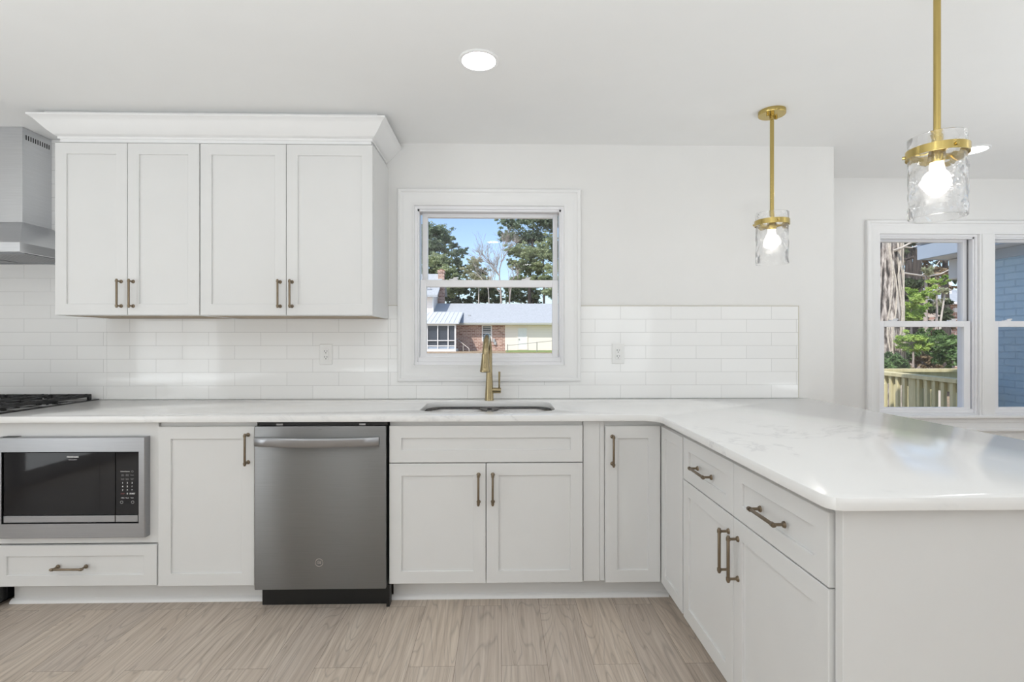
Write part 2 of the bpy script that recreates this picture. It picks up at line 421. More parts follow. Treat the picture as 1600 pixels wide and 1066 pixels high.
def text_obj(name, body, size, loc, mat, parent, rot=(PI / 2, 0, 0), bold=0.0):
    cu = bpy.data.curves.new(name, 'FONT'); cu.body = body; cu.size = size; cu.align_x = 'CENTER'; cu.align_y = 'CENTER'
    cu.extrude = 0.0003; cu.offset = bold; cu.materials.append(mat)
    tmp = bpy.data.objects.new(name, cu); C.objects.link(tmp)
    bpy.context.view_layer.update()
    me = bpy.data.meshes.new_from_object(tmp.evaluated_get(bpy.context.evaluated_depsgraph_get()))
    bpy.data.objects.remove(tmp); bpy.data.curves.remove(cu); me.name = name
    if not me.materials: me.materials.append(mat)
    o = bpy.data.objects.new(name, me); C.objects.link(o)
    o.parent = parent; o.location = Vector(loc) - ORG[parent.name]; o.rotation_euler = rot; ORG[o.name] = Vector(loc)
    return o

# ------------------------------------------------------------------ room shell
CEIL = 2.45; WY = 3.09; DY = 3.68
XL, XR, YR = -4.2, 4.9, -3.0
struct(box_obj('floor', M['floor'], XL - .12, XR + .12, YR - .12, DY + .15, -0.12, 0.0))
struct(box_obj('ceiling', M['ceiling'], XL - .5, XR - .3, YR - .5, DY + .35, CEIL, CEIL + 0.25))

def wall_with_holes(name, x0, x1, y0, y1, z0, z1, holes):
    mb = MB(); xs = x0
    for (a, b, c, d) in holes:
        mb.box(xs, a, y0, y1, z0, z1); mb.box(a, b, y0, y1, z0, c); mb.box(a, b, y0, y1, d, z1); xs = b
    mb.box(xs, x1, y0, y1, z0, z1)
    return struct(mb.build(name, M['wall']))
KW = (-0.52, 0.378, 1.118, 2.073)                      # kitchen window opening
DW2 = (2.749, 3.49, 0.715, 2.041); DW3 = (3.605, 4.346, 0.715, 2.041)
wall_with_holes('wall_back', XL - .12, 2.034, WY, WY + .16, 0, CEIL, [KW])
struct(box_obj('wall_side', M['wall'], 1.91, 2.034, WY + .16, DY, 0, CEIL))
wall_with_holes('wall_dining', 1.91, XR + .12, DY, DY + .15, 0, CEIL, [DW2, DW3])
struct(box_obj('wall_left', M['wall'], XL - .12, XL, YR, WY, 0, CEIL))
struct(box_obj('wall_right', M['wall'], XR, XR + .12, YR, DY, 0, CEIL))
struct(box_obj('wall_rear', M['wall'], XL - .12, XR + .12, YR - .12, YR, 0, CEIL))

# windows ----------------------------------------------------------
CASING = [(0.0, 0.0), (0.0, 0.022), (0.006, 0.027), (0.018, 0.027), (0.024, 0.020), (0.036, 0.020), (0.042, 0.016), (0.082, 0.014), (0.090, 0.018), (0.098, 0.018), (0.100, 0.0)]
def sash(mb, x0, x1, z0, z1, gx0, gx1, gz0, gz1, y0, y1):
    mb.box(x0, gx0, y0, y1, z0, z1, 0.002); mb.box(gx1, x1, y0, y1, z0, z1, 0.002)
    mb.box(gx0, gx1, y0, y1, z0, gz0, 0.002); mb.box(gx0, gx1, y0, y1, gz1, z1, 0.002)

def double_hung(name, op, yw, thick, lower, upper):
    """op: opening; lower/upper: (x0,x1,z0,z1, glass x0,x1,z0,z1)"""
    x0, x1, z0, z1 = op
    r = empty(name, 'white double-hung window', 'window', ((x0 + x1) / 2, yw, z0)); r['kind'] = 'structure'
    del r['label']; del r['category']
    mb = MB()
    # jamb liner box round the opening, wall thickness deep
    j = 0.016
    mb.box(x0, x0 + j, yw, yw + thick, z0, z1); mb.box(x1 - j, x1, yw, yw + thick, z0, z1)
    mb.box(x0 + j, x1 - j, yw, yw + thick, z1 - j, z1); mb.box(x0 + j, x1 - j, yw, yw + thick, z0, z0 + j)
    # sloped vinyl sill and stops
    mb.box(x0 + j, x1 - j, yw + 0.012, yw + thick, z0 + j, z0 + 0.045, 0.003)
    mb.box(x0 + j, x0 + j + 0.010, yw + 0.012, yw + 0.022, z0 + 0.045, z1 - j); mb.box(x1 - j - 0.010, x1 - j, yw + 0.012, yw + 0.022, z0 + 0.045, z1 - j)
    mb.box(x0 + j, x1 - j, yw + 0.012, yw + 0.048, z1 - 0.028, z1 - j)
    mb.build('window_frame', M['vinyl'], r)
    ta, tb = (0.024, 0.062) if name == 'window_1' else (0.058, 0.0645)
    t = MB(); t.box(x1 - j - 0.006, x1 - j, yw + ta, yw + tb, z0 + 0.045, z1 - j); t.box(x0 + j, x0 + j + 0.004, yw + ta, yw + tb, z0 + 0.045, z1 - j)
    t.build('sash_track', M['track'], r, label='dark sash track')
    for nm, s, ya, yb in (('lower_sash', lower, yw + 0.025, yw + 0.058), ('upper_sash', upper, yw + 0.064, yw + 0.097)):
        mb = MB(); sash(mb, *s, ya, yb)
        so_ = mb.build(nm, M['vinyl'], r)
        box_obj('pane', M['glass'], s[4] - .004, s[5] + .004, (ya + yb) / 2 - .002, (ya + yb) / 2 + .002, s[6] - .004, s[7] + .004, so_)
        if nm == 'lower_sash':
            lk = MB(); xc = (s[4] + s[5]) / 2
            for dx in (-0.22, 0.22):
                lk.box(xc + dx - .025, xc + dx + .025, ya + .006, yb, s[3], s[3] + .008, .002); lk.tube([(xc + dx, ya + .014, s[3] + .012), (xc + dx + .03, ya + .008, s[3] + .014)], .005, 8)
            lk.build('sash_lock', M['vinyl'], so_)
    return r
double_hung('window_1', KW, WY, 0.16, (-0.492, 0.346, 1.160, 1.632, -0.455, 0.312, 1.185, 1.589), (-0.486, 0.348, 1.60, 2.046, -0.452, 0.320, 1.633, 2.021))
double_hung('window_2', DW2, DY, 0.15, (2.775, 3.462, 0.745, 1.408, 2.815, 3.412, 0.772, 1.365), (2.775, 3.474, 1.375, 2.018, 2.808, 3.440, 1.409, 1.998))
w3 = double_hung('window_3', DW3, DY, 0.15, (3.631, 4.318, 0.745, 1.408, 3.671, 4.268, 0.772, 1.365), (3.631, 4.330, 1.375, 2.018, 3.664, 4.296, 1.409, 1.998))

sm, t_, p_ = new_mat('insect_screen'); t_.nodes.remove(p_)
tr_ = N(t_, 'ShaderNodeBsdfTransparent'); df_ = N(t_, 'ShaderNodeBsdfDiffuse'); df_.inputs[0].default_value = (0.03, 0.03, 0.035, 1); mx_ = N(t_, 'ShaderNodeMixShader'); mx_.inputs[0].default_value = 0.12
t_.links.new(tr_.outputs[0], mx_.inputs[1]); t_.links.new(df_.outputs[0], mx_.inputs[2]); t_.links.new(mx_.outputs[0], t_.nodes['Material Output'].inputs['Surface'])
MB().box(3.64, 4.31, DY + .112, DY + .113, .76, 1.39).build('insect_screen', sm, w3, label='fine dark insect screen')
mb = MB(); mitred(mb, -0.62, 0.478, 1.018, 2.173, WY, CASING); struct(mb.build('trim_1', M['trim']))
# paired dining window: head and side casing, mullion, stool and apron
mb = MB()
mitred(mb, 2.652, 4.443, 0.60, 2.138, DY, [(o * .98, d) for o, d in CASING])
mb.box(3.49, 3.605, DY - .018, DY, 0.70, 2.045, .002); mb.box(3.505, 3.59, DY - .024, DY - .018, 0.70, 2.042, .002)
mb.box(2.70, 4.40, DY - .020, DY, 0.665, 0.716, .002)
mb.box(2.64, 4.455, DY - .05, DY, 0.700, 0.720, .004)
struct(mb.build('trim_2', M['trim']))
mb = MB(); mb.box(2.05, XR, DY - .014, DY, 0, 0.12, .003); struct(mb.build('baseboard_dining', M['trim']))

# rear window seen in reflections, and added unseen doors framing the fill lamps
for i, (nm, x0, x1, z0, z1) in enumerate((('window_4', 1.62, 2.68, 0.57, 1.93), ('door_1', -2.45, -0.75, 0.07, 2.03))):
    mb = MB(); mitred(mb, x0 - .1, x1 + .1, z0 - .1, z1 + .1, 0, [(o, d) for o, d in CASING])
    for v in mb.bm.verts: v.co.y = YR - v.co.y
    mx_, mz_ = (x0 + x1) / 2, (z0 + z1) / 2
    mb.box(mx_ - .025, mx_ + .025, YR, YR + .06, z0, z1)
    if i == 0: mb.box(x0, x1, YR, YR + .06, mz_ - .022, mz_ + .022)
    struct(mb.build(nm, M['trim']))
mb = MB()
for a, b, c, d in ((-1.5, -1.45, 0.07, 2.03), (-0.6 - .02, -.6 + .02, .07, 2.03), (.25, .3, .07, 2.03)): mb.box(XL, XL + .06, a, b, c, d)
mb.box(XL, XL + .05, -1.5, .3, 2.03, 2.10); struct(mb.build('door_2', M['trim']))

# backsplash -------------------------------------------------------
TY = WY - 0.009
mb = MB()
TB = WY - .0006
mb.box(-0.621, 0.479, TY, TB, 0.9145, 1.017)
mb.box(-2.335, -0.678, TY, TB, 0.9145, 1.3935); mb.box(-0.677, -0.621, TY, TB, .9145, 1.472)
mb.box(0.479, 1.808, TY, TB, 0.9145, 1.472)
mb.box(XL + .001, -2.336, TY, TB, 0.9145, CEIL - .001)
bs = tag(mb.build('tile_backsplash', M['tile'], None, (-0.3, WY, .915)), 'glossy white subway tile backsplash running along the wall behind the counter', 'backsplash')
for q in ((0.479, 1.812, 1.472, 1.4755), (1.808, 1.812, .915, 1.472), (-.677, -.621, 1.472, 1.4755)):
    MB().box(q[0], q[1], TY - .001, TB, q[2], q[3]).build('edge_strip', M['caulk'], bs, label='thin beige metal edge strip')

# outlets
def outlet(xc, zc, label):
    r = empty('wall_outlet', label, 'outlet', (xc, TY, zc - .06), 'outlets on the tile backsplash')
    MB().box(xc - .038, xc + .038, TY - .006, TY, zc - .062, zc + .062, .003).build('cover_plate', M['plate'], r)
    rc = MB().box(xc - .017, xc + .017, TY - .009, TY - .006, zc - .034, zc + .034, .0015).build('receptacle', M['plate'], r)
    s = MB()
    for dz in (.016, -.019):
        s.box(xc - .0085, xc - .0055, TY - .0094, TY - .008, zc + dz, zc + dz + .009); s.box(xc + .0055, xc + .0085, TY - .0094, TY - .008, zc + dz + .001, zc + dz + .008)
        s.lathe([(.0001, -.0094), (.003, -.0094), (.003, -.008)], (xc, TY, zc + dz - .007), 10, 'Y')
    s.build('slots', M['slot'], rc, label='dark plug slots')
outlet(-1.045, 1.181, 'white wall outlet on the tile between the wall cabinets and the sink window')
outlet(0.705, 1.185, 'white wall outlet on the tile right of the sink window')

# ------------------------------------------------------------------ cabinet pieces
def shaker(mb, u0, u1, w0, w1, vf, th=0.02, fw=0.057, rec=0.008, fh=None):
    fh = fw if fh is None else fh
    b = 0.0015
    o = [(u0 + b, w0 + b), (u1 - b, w0 + b), (u1 - b, w1 - b), (u0 + b, w1 - b)]
    O = [(u0, w0), (u1, w0), (u1, w1), (u0, w1)]
    I = [(u0 + fw, w0 + fh), (u1 - fw, w0 + fh), (u1 - fw, w1 - fh), (u0 + fw, w1 - fh)]
    k = .0012
    J = [(u0 + fw + k, w0 + fh + k), (u1 - fw - k, w0 + fh + k), (u1 - fw - k, w1 - fh - k), (u0 + fw + k, w1 - fh - k)]
    R = lambda q, v: [(u, v, w) for u, w in q]
    mb.loops([R(O, vf + th), R(O, vf + b), R(o, vf), R(I, vf), R(J, vf + k), R(J, vf + rec)], True, True, True)

def pull(mb, u, w, vf, vertical, L=0.150, cc=0.128, so_=0.032, r=0.0052):
    ax = (0, 0, 1) if vertical else (1, 0, 0)
    P = lambda s, v: (u + ax[0] * s, v, w + ax[2] * s)
    mb.tube([P(-L / 2, vf - so_), P(-L / 2 + .002, vf - so_), P(L / 2 - .002, vf - so_), P(L / 2, vf - so_)], [r * .8, r, r, r * .8], 14)
    for s in (-cc / 2, cc / 2):
        mb.tube([P(s - .005, vf - so_), P(s + .005, vf - so_)], r * 1.35, 14)
        mb.tube([P(s, vf - so_), P(s, vf - .006)], r * .85, 12)
        mb.tube([P(s, vf - .007), P(s, vf - .0045), P(s, vf)], [r * .9, r * 1.6, r * 1.9], 14)

def shell(mb, x0, x1, y0, y1, z0, z1, t=0.018, frame=0.04, top=True, rails=()):
    """an open-fronted cabinet box with its face frame"""
    mb.box(x0, x0 + t, y0 + .019, y1, z0, z1); mb.box(x1 - t, x1, y0 + .019, y1, z0, z1)
    mb.box(x0 + t, x1 - t, y0 + .019, y1, z0, z0 + t); mb.box(x0 + t, x1 - t, y1 - .008, y1, z0 + t, z1)
    if top: mb.box(x0 + t, x1 - t, y0 + .019, y1 - .008, z1 - t, z1)
    mb.box(x0, x0 + frame, y0, y0 + .019, z0, z1); mb.box(x1 - frame, x1, y0, y0 + .019, z0, z1)
    mb.box(x0 + frame, x1 - frame, y0, y0 + .019, z0, z0 + frame); mb.box(x0 + frame, x1 - frame, y0, y0 + .019, z1 - frame, z1)
    for (a, b) in rails: mb.box(x0 + frame, x1 - frame, y0, y0 + .019, a, b)

def door(root, name, u0, u1, w0, w1, vf, T=None, handle=None, **kw):
    mb = MB(T); shaker(mb, u0, u1, w0, w1, vf, **kw)
    d = mb.build(name, M['cab'], root)
    if handle:
        h = MB(T); pull(h, handle[0], handle[1], vf, handle[2]); h.build('handle', M['bronze'], d, label='champagne bronze bar pull')
    return d

# wall cabinets
UF = 2.72
def wall_cabinet(x0, x1, xm, label):
    r = empty('wall_cabinet', label, 'cabinet', ((x0 + x1) / 2, WY, 1.395), 'wall cabinets above the counter')
    mb = MB(); shell(mb, x0, x1, UF + .022, WY, 1.395, 2.30); mb.build('body', M['cab'], r)
    ub = MB(); ub.box(x0 + .019, x1 - .019, UF + .044, WY - .005, 1.3945, 1.3985)
    for k in range(4):
        ub.lathe([(.0001, 0), (.006, 0), (.005, .0015)], (x0 + .1 + (x1 - x0 - .2) * k / 3, UF + .09, 1.393), 10)
    ub.build('underside_panel', M['raw'], r, label='raw plywood underside')
    door(r, 'door', x0 + .002, xm - .0015, 1.397, 2.297, UF, handle=(xm - .032, 1.508, True))
    door(r, 'door', xm + .0015, x1 - .002, 1.397, 2.297, UF, handle=(xm + .030, 1.508, True))
wall_cabinet(-2.33, -1.583, -1.956, 'narrower two-door white shaker wall cabinet beside the range hood')
wall_cabinet(-1.581, -0.678, -1.132, 'wider two-door white shaker wall cabinet nearest the sink window')

# crown moulding over both cabinets: section swept round three sides
prof = [(0.0, 2.300), (-.014, 2.300), (-.014, 2.322), (-.006, 2.322), (-.006, 2.333), (.002, 2.336), (.012, 2.345), (.028, 2.360), (.046, 2.381), (.058, 2.396), (.066, 2.404), (.074, 2.409), (.080, 2.412), (.080, 2.421), (.030, 2.424), (.030, CEIL - .001), (-.03, CEIL - .001), (-.03, 2.300)]
rings = []
for d, z in prof:
    a, b, f = -2.330 - d, -0.678 + d, UF + .004 - d
    rings.append([(a, WY - .011, z), (a, f, z), (b, f, z), (b, WY - .001, z)])
mb = MB(); mb.loops(rings, False)
mb.box(-2.29, -0.72, UF + .04, UF + .06, 2.301, CEIL - .001)
tag(mb.build('crown_molding', M['trim'], None, (-1.5, UF, 2.3)), 'white cove crown moulding on top of the wall cabinets up to the ceiling', 'crown moulding')

# base cabinets
BF = 2.42; TOP = 0.884
# microwave cabinet
r = empty('microwave_cabinet', 'white base cabinet holding the built-in microwave above one wide drawer', 'cabinet', (-1.98, WY, 0))
mb = MB(); x0, x1 = -2.36, -1.602
mb.box(x0, x0 + .018, BF + .022, WY - .02, .114, TOP); mb.box(x1 - .018, x1, BF + .022, WY - .02, .114, TOP)
mb.box(x0 + .018, x1 - .018, BF + .022, WY - .02, .114, .132); mb.box(x0 + .018, x1 - .018, WY - .03, WY - .02, .132, TOP)
mb.box(x0 + .018, x1 - .018, BF + .022, WY - .03, .325, .343)
mb.box(x0, -2.297, BF + .010, BF + .022, .318, TOP); mb.box(-1.662, x1 - .001, BF + .010, BF + .022, .318, TOP)
mb.box(-2.297, -1.662, BF + .010, BF + .022, .318, .41); mb.box(-2.297, -1.662, BF + .010, BF + .022, .76, TOP)
mb.box(x0, x1, 2.535, WY - .02, 0, .114)
mb.build('body', M['cab'], r)
door(r, 'drawer', -2.352, -1.606, .122, .312, BF, fw=.058, fh=.050, handle=(-1.993, .213, False))

# single door cabinet
r = empty('base_cabinet', 'single-door white shaker base cabinet between the microwave and the dishwasher', 'cabinet', (-1.378, WY, 0))
mb = MB(); shell(mb, -1.600, -1.152, BF + .022, WY - .02, .114, TOP); mb.box(-1.600, -1.152, 2.535, WY - .02, 0, .114); mb.build('body', M['cab'], r)
door(r, 'door', -1.599, -1.155, .117, .861, BF, handle=(-1.184, .758, True))

# sink base
r = empty('sink_cabinet', 'wide white sink base cabinet with two doors under a false drawer front', 'cabinet', (-0.07, WY, 0))
mb = MB(); shell(mb, -0.528, 0.388, BF + .022, WY - .02, .114, TOP, top=False); mb.box(-0.528, 0.388, 2.535, WY - .02, 0, .114); mb.build('body', M['cab'], r)
door(r, 'false_drawer_front', -0.527, 0.386, .6875, .861, BF)
door(r, 'door', -0.527, -0.0735, .117, .683, BF, handle=(-0.107, .566, True))
door(r, 'door', -0.0705, 0.386, .117, .683, BF, handle=(-0.040, .566, True))

# filler
mb = MB(); mb.box(0.391, 0.468, BF + .012, BF + .03, .117, TOP, .001); mb.box(0.4685, 0.4915, BF + .016, BF + .034, .117, TOP, .001)
tag(mb.build('filler_panel', M['cab'], None, (0.44, BF, .117)), 'narrow plain white filler strip between sink cabinet and corner cabinet', 'filler panel')

# corner cabinet with a folding L-shaped door
PX = 0.76
RP = Matrix(((0, 1, 0, 0), (-1, 0, 0, 0), (0, 0, 1, 0), (0, 0, 0, 1)))       # (u,v,w) -> X=v, Y=-u, Z=w
r = empty('corner_cabinet', 'white corner base cabinet with a folding door turning into the peninsula', 'cabinet', (0.9, WY, 0))
mb = MB()
mb.prism([(0.4925, BF + .024, .114), (PX + .024, BF + .024, .114), (PX + .024, 2.127, .114), (1.36, 2.127, .114), (1.36, WY - .02, .114), (0.4925, WY - .02, .114)], (0, 0, TOP - .114))
mb.prism([(0.4925, 2.535, 0), (PX + .1, 2.535, 0), (PX + .1, 2.127, 0), (1.36, 2.127, 0), (1.36, WY - .02, 0), (0.4925, WY - .02, 0)], (0, 0, .114))
mb.build('body', M['cab'], r)
door(r, 'door', 0.494, 0.757, .114, .856, BF, handle=(0.527, .743, True))
door(r, 'door', -(BF - .002), -2.138, .114, .856, PX, T=RP, fw=.05)

# peninsula cabinet
r = empty('peninsula_cabinet', 'white peninsula base cabinet with two drawers over two doors', 'cabinet', (1.07, 1.64, 0))
mb = MB(RP); shell(mb, -2.124, -1.172, PX + .022, 1.36, .114, TOP, rails=((.665, .705),)); mb.box(-2.124, -1.172, PX + .1, 1.36, 0, .114)
mb.box(-1.662 - .02, -1.662 + .02, PX + .022, PX + .04, .15, .85)
mb.build('body', M['cab'], r)
door(r, 'drawer', -2.122, -1.664, .6875, .861, PX, T=RP, fh=.05, handle=(-1.900, .768, False))
door(r, 'drawer', -1.660, -1.174, .6875, .861, PX, T=RP, fh=.05, handle=(-1.423, .768, False))
door(r, 'door', -2.122, -1.664, .112, .683, PX, T=RP, handle=(-1.696, .561, True))
door(r, 'door', -1.660, -1.174, .112, .683, PX, T=RP, handle=(-1.628, .561, True))
mb = MB(); mb.box(0.772, 1.38, 1.142, 1.168, 0, TOP, .001)
tag(mb.build('end_panel', M['cab'], None, (1.1, 1.155, 0)), 'large plain white panel closing the end of the peninsula', 'end panel')
mb = MB(); mb.box(1.363, 1.38, 1.169, WY - .01, 0, TOP, .001)
tag(mb.build('back_panel', M['cab'], None, (1.37, 2.1, 0)), 'plain white panel closing the dining side of the peninsula', 'back panel')

# toe kicks with shoe moulding
def toe(name, x0, x1, label):
    r = empty(name, label, 'toe kick', ((x0 + x1) / 2, 2.53, 0))
    MB().box(x0, x1, 2.522, 2.534, 0, .1135).build('board', M['cab'], r)
    s = MB(); s.prism([(x0 - .008, 2.522, 0), (x0 - .008, 2.503, 0), (x0 - .008, 2.504, .006), (x0 - .008, 2.509, .014), (x0 - .008, 2.522, .020)], (x1 - x0 + .012, 0, 0))
    s.build('shoe_molding', M['trim'], r)
toe('toe_kick_board', -2.350, -1.156, 'white toe kick board under the microwave cabinet with shoe moulding along the floor')
toe('toe_kick_board', -0.528, 0.822, 'white toe kick board under the sink cabinet with shoe moulding along the floor')
mb = MB(); mb.box(PX + .085, PX + .098, 1.17, 2.50, 0, .112)
tag(mb.build('toe_kick_board', M['cab'], None, (PX + .09, 1.8, 0)), 'white toe kick board in the shadow under the peninsula doors', 'toe kick')

# ------------------------------------------------------------------ countertop
SX0, SX1, SY0, SY1 = -0.412, 0.274, 2.520, 2.937
def countertop():
    bm = bmesh.new()
    out = [(-2.372, WY - .011), (-2.372, 2.395), (0.66, 2.395)]
    for i in range(7):                                       # rounded inside corner
        a = PI / 2 - PI / 2 * i / 6
        out.append((0.66 + .075 * math.cos(a), 2.32 + .075 * math.sin(a)))
    out += [(0.727, 1.150), (0.730, 1.135), (0.742, 1.120), (0.757, 1.115), (1.800, 1.115), (1.815, 1.13), (1.86, WY - .011)]
    hole = [(x, y) for x, y, z in rrect(SX0, SX1, SY0, SY1, .10, 0)]
    es = []
    for lp in (out, hole):
        vs = [bm.verts.new((x, y, .914)) for x, y in lp]
        es += [bm.edges.new((vs[i], vs[(i + 1) % len(vs)])) for i in range(len(vs))]
    bmesh.ops.triangle_fill(bm, use_beauty=True, use_dissolve=False, edges=es)
    ext = bmesh.ops.extrude_face_region(bm, geom=list(bm.faces))
    for e in ext['geom']:
        if isinstance(e, bmesh.types.BMVert): e.co.z -= .030
    bmesh.ops.recalc_face_normals(bm, faces=bm.faces)
    sharp = [e for e in bm.edges if len(e.link_faces) == 2 and e.calc_face_angle() > 1.2 and abs(e.verts[0].co.z - e.verts[1].co.z) < 1e-5]
    bmesh.ops.bevel(bm, geom=sharp, offset=.003, segments=2, affect='EDGES', profile=.5)
    for f in bm.faces: f.smooth = True
    me = bpy.data.meshes.new('countertop'); bm.to_mesh(me); bm.free(); me.set_sharp_from_angle(angle=math.radians(30))
    return link_mesh(me, 'countertop', M['quartz'], None, (0, 2.7, .884))
tag(countertop(), 'white quartz countertop with faint grey veins turning into the peninsula', 'countertop')

# sink
r = empty('kitchen_sink', 'stainless steel double bowl sink set under the counter by the window', 'sink', (-.07, 2.73, .884))
def bowl(x0, x1):
    mb = MB(); y0, y1 = SY0 - .004, SY1 + .004
    prof = [(0, .870, .09), (.004, .862, .088), (.010, .74, .085), (.020, .70, .085), (.05, .688, .075)]
    mb.loops([rrect(x0 + o, x1 - o, y0 + o, y1 - o, rr, z) for o, z, rr in prof] + [rrect((x0 + x1) / 2 - .045, (x0 + x1) / 2 + .045, 2.69, 2.78, .045, .684)])
    b = mb.build('bowl', M['sink'], r)
    d = MB(); d.lathe([(.047, .686), (.044, .684), (.03, .676), (.0001, .675)], ((x0 + x1) / 2, 2.735, 0), 24); d.build('drain', M['chrome'], b)
bowl(SX0 - .004, -0.079); bowl(-0.055, SX1 + .004)
mb = MB()
z = .8835
outer = rrect(SX0 - .03, SX1 + .03, SY0 - .03, SY1 + .03, .12, z); inner = rrect(SX0 - .004, SX1 + .004, SY0 - .004, SY1 + .004, .10, z)
mb.loops([outer, inner, [(x, y, z - .012) for x, y, _ in inner]])
mb.prism([(-.080, SY0 + .03, .871), (-.054, SY0 + .03, .871), (-.054, SY1 - .03, .871), (-.080, SY1 - .03, .871)], (0, 0, -.01))
for xx, sg in ((-.079, -1), (-.055, 1)):      # fillets where the divider meets the rim
    mb.prism([(xx, SY0, .871), (xx + sg * .05, SY0, .871), (xx, SY0 + .06, .871)], (0, 0, -.006)); mb.prism([(xx, SY1, .871), (xx + sg * .05, SY1, .871), (xx, SY1 - .06, .871)], (0, 0, -.006))
mb.build('rim', M['sink'], r)

# faucet
FX, FY = -0.070, 2.995
r = empty('kitchen_faucet', 'brushed gold pull-down kitchen faucet standing behind the sink', 'faucet', (FX, FY, .914))
mb = MB(); mb.lathe([(.0001, .914), (.027, .914), (.027, .918), (.0255, .922), (.0245, .96), (.0215, 1.00), (.0185, 1.06), (.0175, 1.10), (.0175, 1.14), (.0001, 1.14)], (FX, FY, 0), 28)
mb.build('body', M['faucet'], r)
R_ = .105; pts = [(FX, FY, 1.135)]
for i in range(15):
    a = PI * i / 14
    pts.append((FX - .017 * i / 14, FY - R_ + R_ * math.cos(a), 1.182 + R_ * math.sin(a)))
mb = MB(); mb.tube(pts, .0172, 24); mb.build('spout', M['faucet'], r)
e = pts[-1]
mb = MB(); mb.lathe([(.0001, 1.19), (.0178, 1.19), (.0182, 1.186), (.019, 1.17), (.0215, 1.145), (.0272, 1.105), (.0285, 1.100), (.0285, 1.094), (.0255, 1.092), (.0001, 1.092)], (e[0] - .001, e[1], 0), 28)
sh_ = mb.build('spray_head', M['faucet'], r)
mb = MB(); mb.lathe([(.0001, 1.0925), (.021, 1.0925), (.021, 1.0905), (.0001, 1.0905)], (e[0] - .001, e[1], 0), 24); mb.build('nozzle', M['black'], sh_, label='dark nozzle')
mb = MB(); mb.box(e[0] - .007, e[0] + .005, e[1] - .027, e[1] - .020, 1.115, 1.145, .002); mb.build('button', M['faucet'], sh_)
mb = MB(); mb.tube([(FX + .012, FY, 0.972), (FX + .062, FY, 0.972), (FX + .068, FY, .972)], [.0165, .0165, .015], 20)
hb = mb.build('valve', M['faucet'], r)
mb = MB(); mb.tube([(FX + .058, FY, .985), (FX + .058, FY - .002, 1.01), (FX + .059, FY - .006, 1.082)], [.0055, .0052, .0065], 12)
mb.build('lever', M['faucet'], hb)

# ------------------------------------------------------------------ dishwasher
r = empty('dishwasher', 'dark stainless steel dishwasher with a curved bar handle under the counter', 'dishwasher', (-.84, WY, 0))
x0, x1, F = -1.146, -.533, 2.398
mb = MB(); mb.box(x0 + .004, x1 - .004, F + .04, WY - .03, .10, .878); mb.box(x0 + .02, x1 - .002, F + .012, F + .04, .868, .882)
mb.build('tub', M['black'], r)
mb = MB(); mb.box(x0, x1 - .004, F, F + .036, .104, .8655, .006, seg=2); dr = mb.build('door', M['slate'], r)
mb = MB()
sec = lambda x, y: [(x, y, .775), (x, y - .012, .775), (x, y - .017, .783), (x, y - .017, .809), (x, y - .012, .816), (x, y, .816)]
rings = []
for i in range(25):
    s = i / 24; x = -1.139 + .572 * s; rings.append(sec(x, F - .004 - .034 * math.sin(PI * s) ** .7 if 0 < s < 1 else F))
mb.loops(rings, True, True, True); mb.build('handle', M['steel'], dr, label='bright curved bar handle')
mb = MB(); mb.box(x0 + .005, x1 + .002, 2.470, 2.49, 0.0, .10); mb.box(x1 - .012, x1 + .003, 2.44, 2.47, 0.0, .104)
mb.build('kick_plate', M['black'], r, label='black kick plate')
bx, bz = -.846, .231
mb = MB(); mb.lathe([(.0165, -.0012), (.0165, 0), (.0185, 0), (.0185, -.0012), (.0165, -.0012)], (bx, F, bz), 40, 'Y')
bd = mb.build('badge', M['chrome'], dr, label='round monogram badge')
text_obj('badge_monogram', 'GE', .017, (bx, F - .0003, bz), M['chrome'], dr)
text_obj('vent_mark', '----', .012, (-.842, F - .0003, .851), M['black'], dr)
for xx in (x0 + .10, x1 - .13): MB().box(xx, xx + .03, F + .006, F + .011, .868, .876).build('mounting_bracket', M['steel'], r)

# ------------------------------------------------------------------ microwave
r = empty('microwave', 'built-in microwave with stainless trim kit and black glass door above a drawer', 'microwave', (-1.98, 2.43, .36))
F = 2.397; mx0, mx1, mz0, mz1 = -2.315, -1.642, .354, .818; gx0, gx1, gz0, gz1 = -2.290, -1.670, .421, .751
mb = MB()
mb.prism([(gx0 - .002, F + .02, gz0 - .002), (gx1 + .002, F + .02, gz0 - .002), (gx1 + .002, F + .02, gz1 + .002), (gx0 - .002, F + .02, gz1 + .002)], (0, .40, 0))
mb.build('body', M['black'], r)
mb = MB(); rings = []
for o, d in ((0, -.0325), (0, 0), (.003, .003)): rings.append([(mx0 + o, F - d, mz0 + o), (mx1 - o, F - d, mz0 + o), (mx1 - o, F - d, mz1 - o), (mx0 + o, F - d, mz1 - o)])
rings.append([(gx0, F - .003, gz0), (gx1, F - .003, gz0), (gx1, F - .003, gz1), (gx0, F - .003, gz1)])
rings.append([(x, F + .020, z) for x, _, z in rings[-1]]); rings.append([(mx0, F + .0325, mz0), (mx1, F + .0325, mz0), (mx1, F + .0325, mz1), (mx0, F + .0325, mz1)])
mb.loops(rings); mb.build('trim_frame', M['steel'], r, label='brushed stainless trim frame')
cxs = -1.7785
mb = MB(); mb.box(gx0 + .006, cxs - .002, F + .002, F + .018, gz0 + .038, gz1 - .004, .001); dr = mb.build('door', M['blackglass'], r)
wn = MB(); wn.box(-2.20, -1.85, F + .0012, F + .0022, .495, .70); wn.build('window_screen', M['blackglass'], dr)
st = MB(); st.box(gx0 + .006, cxs - .002, F, F + .016, gz0 + .005, gz0 + .036, .0015); st.build('handle_strip', M['steel'], dr, label='stainless strip along the door bottom')
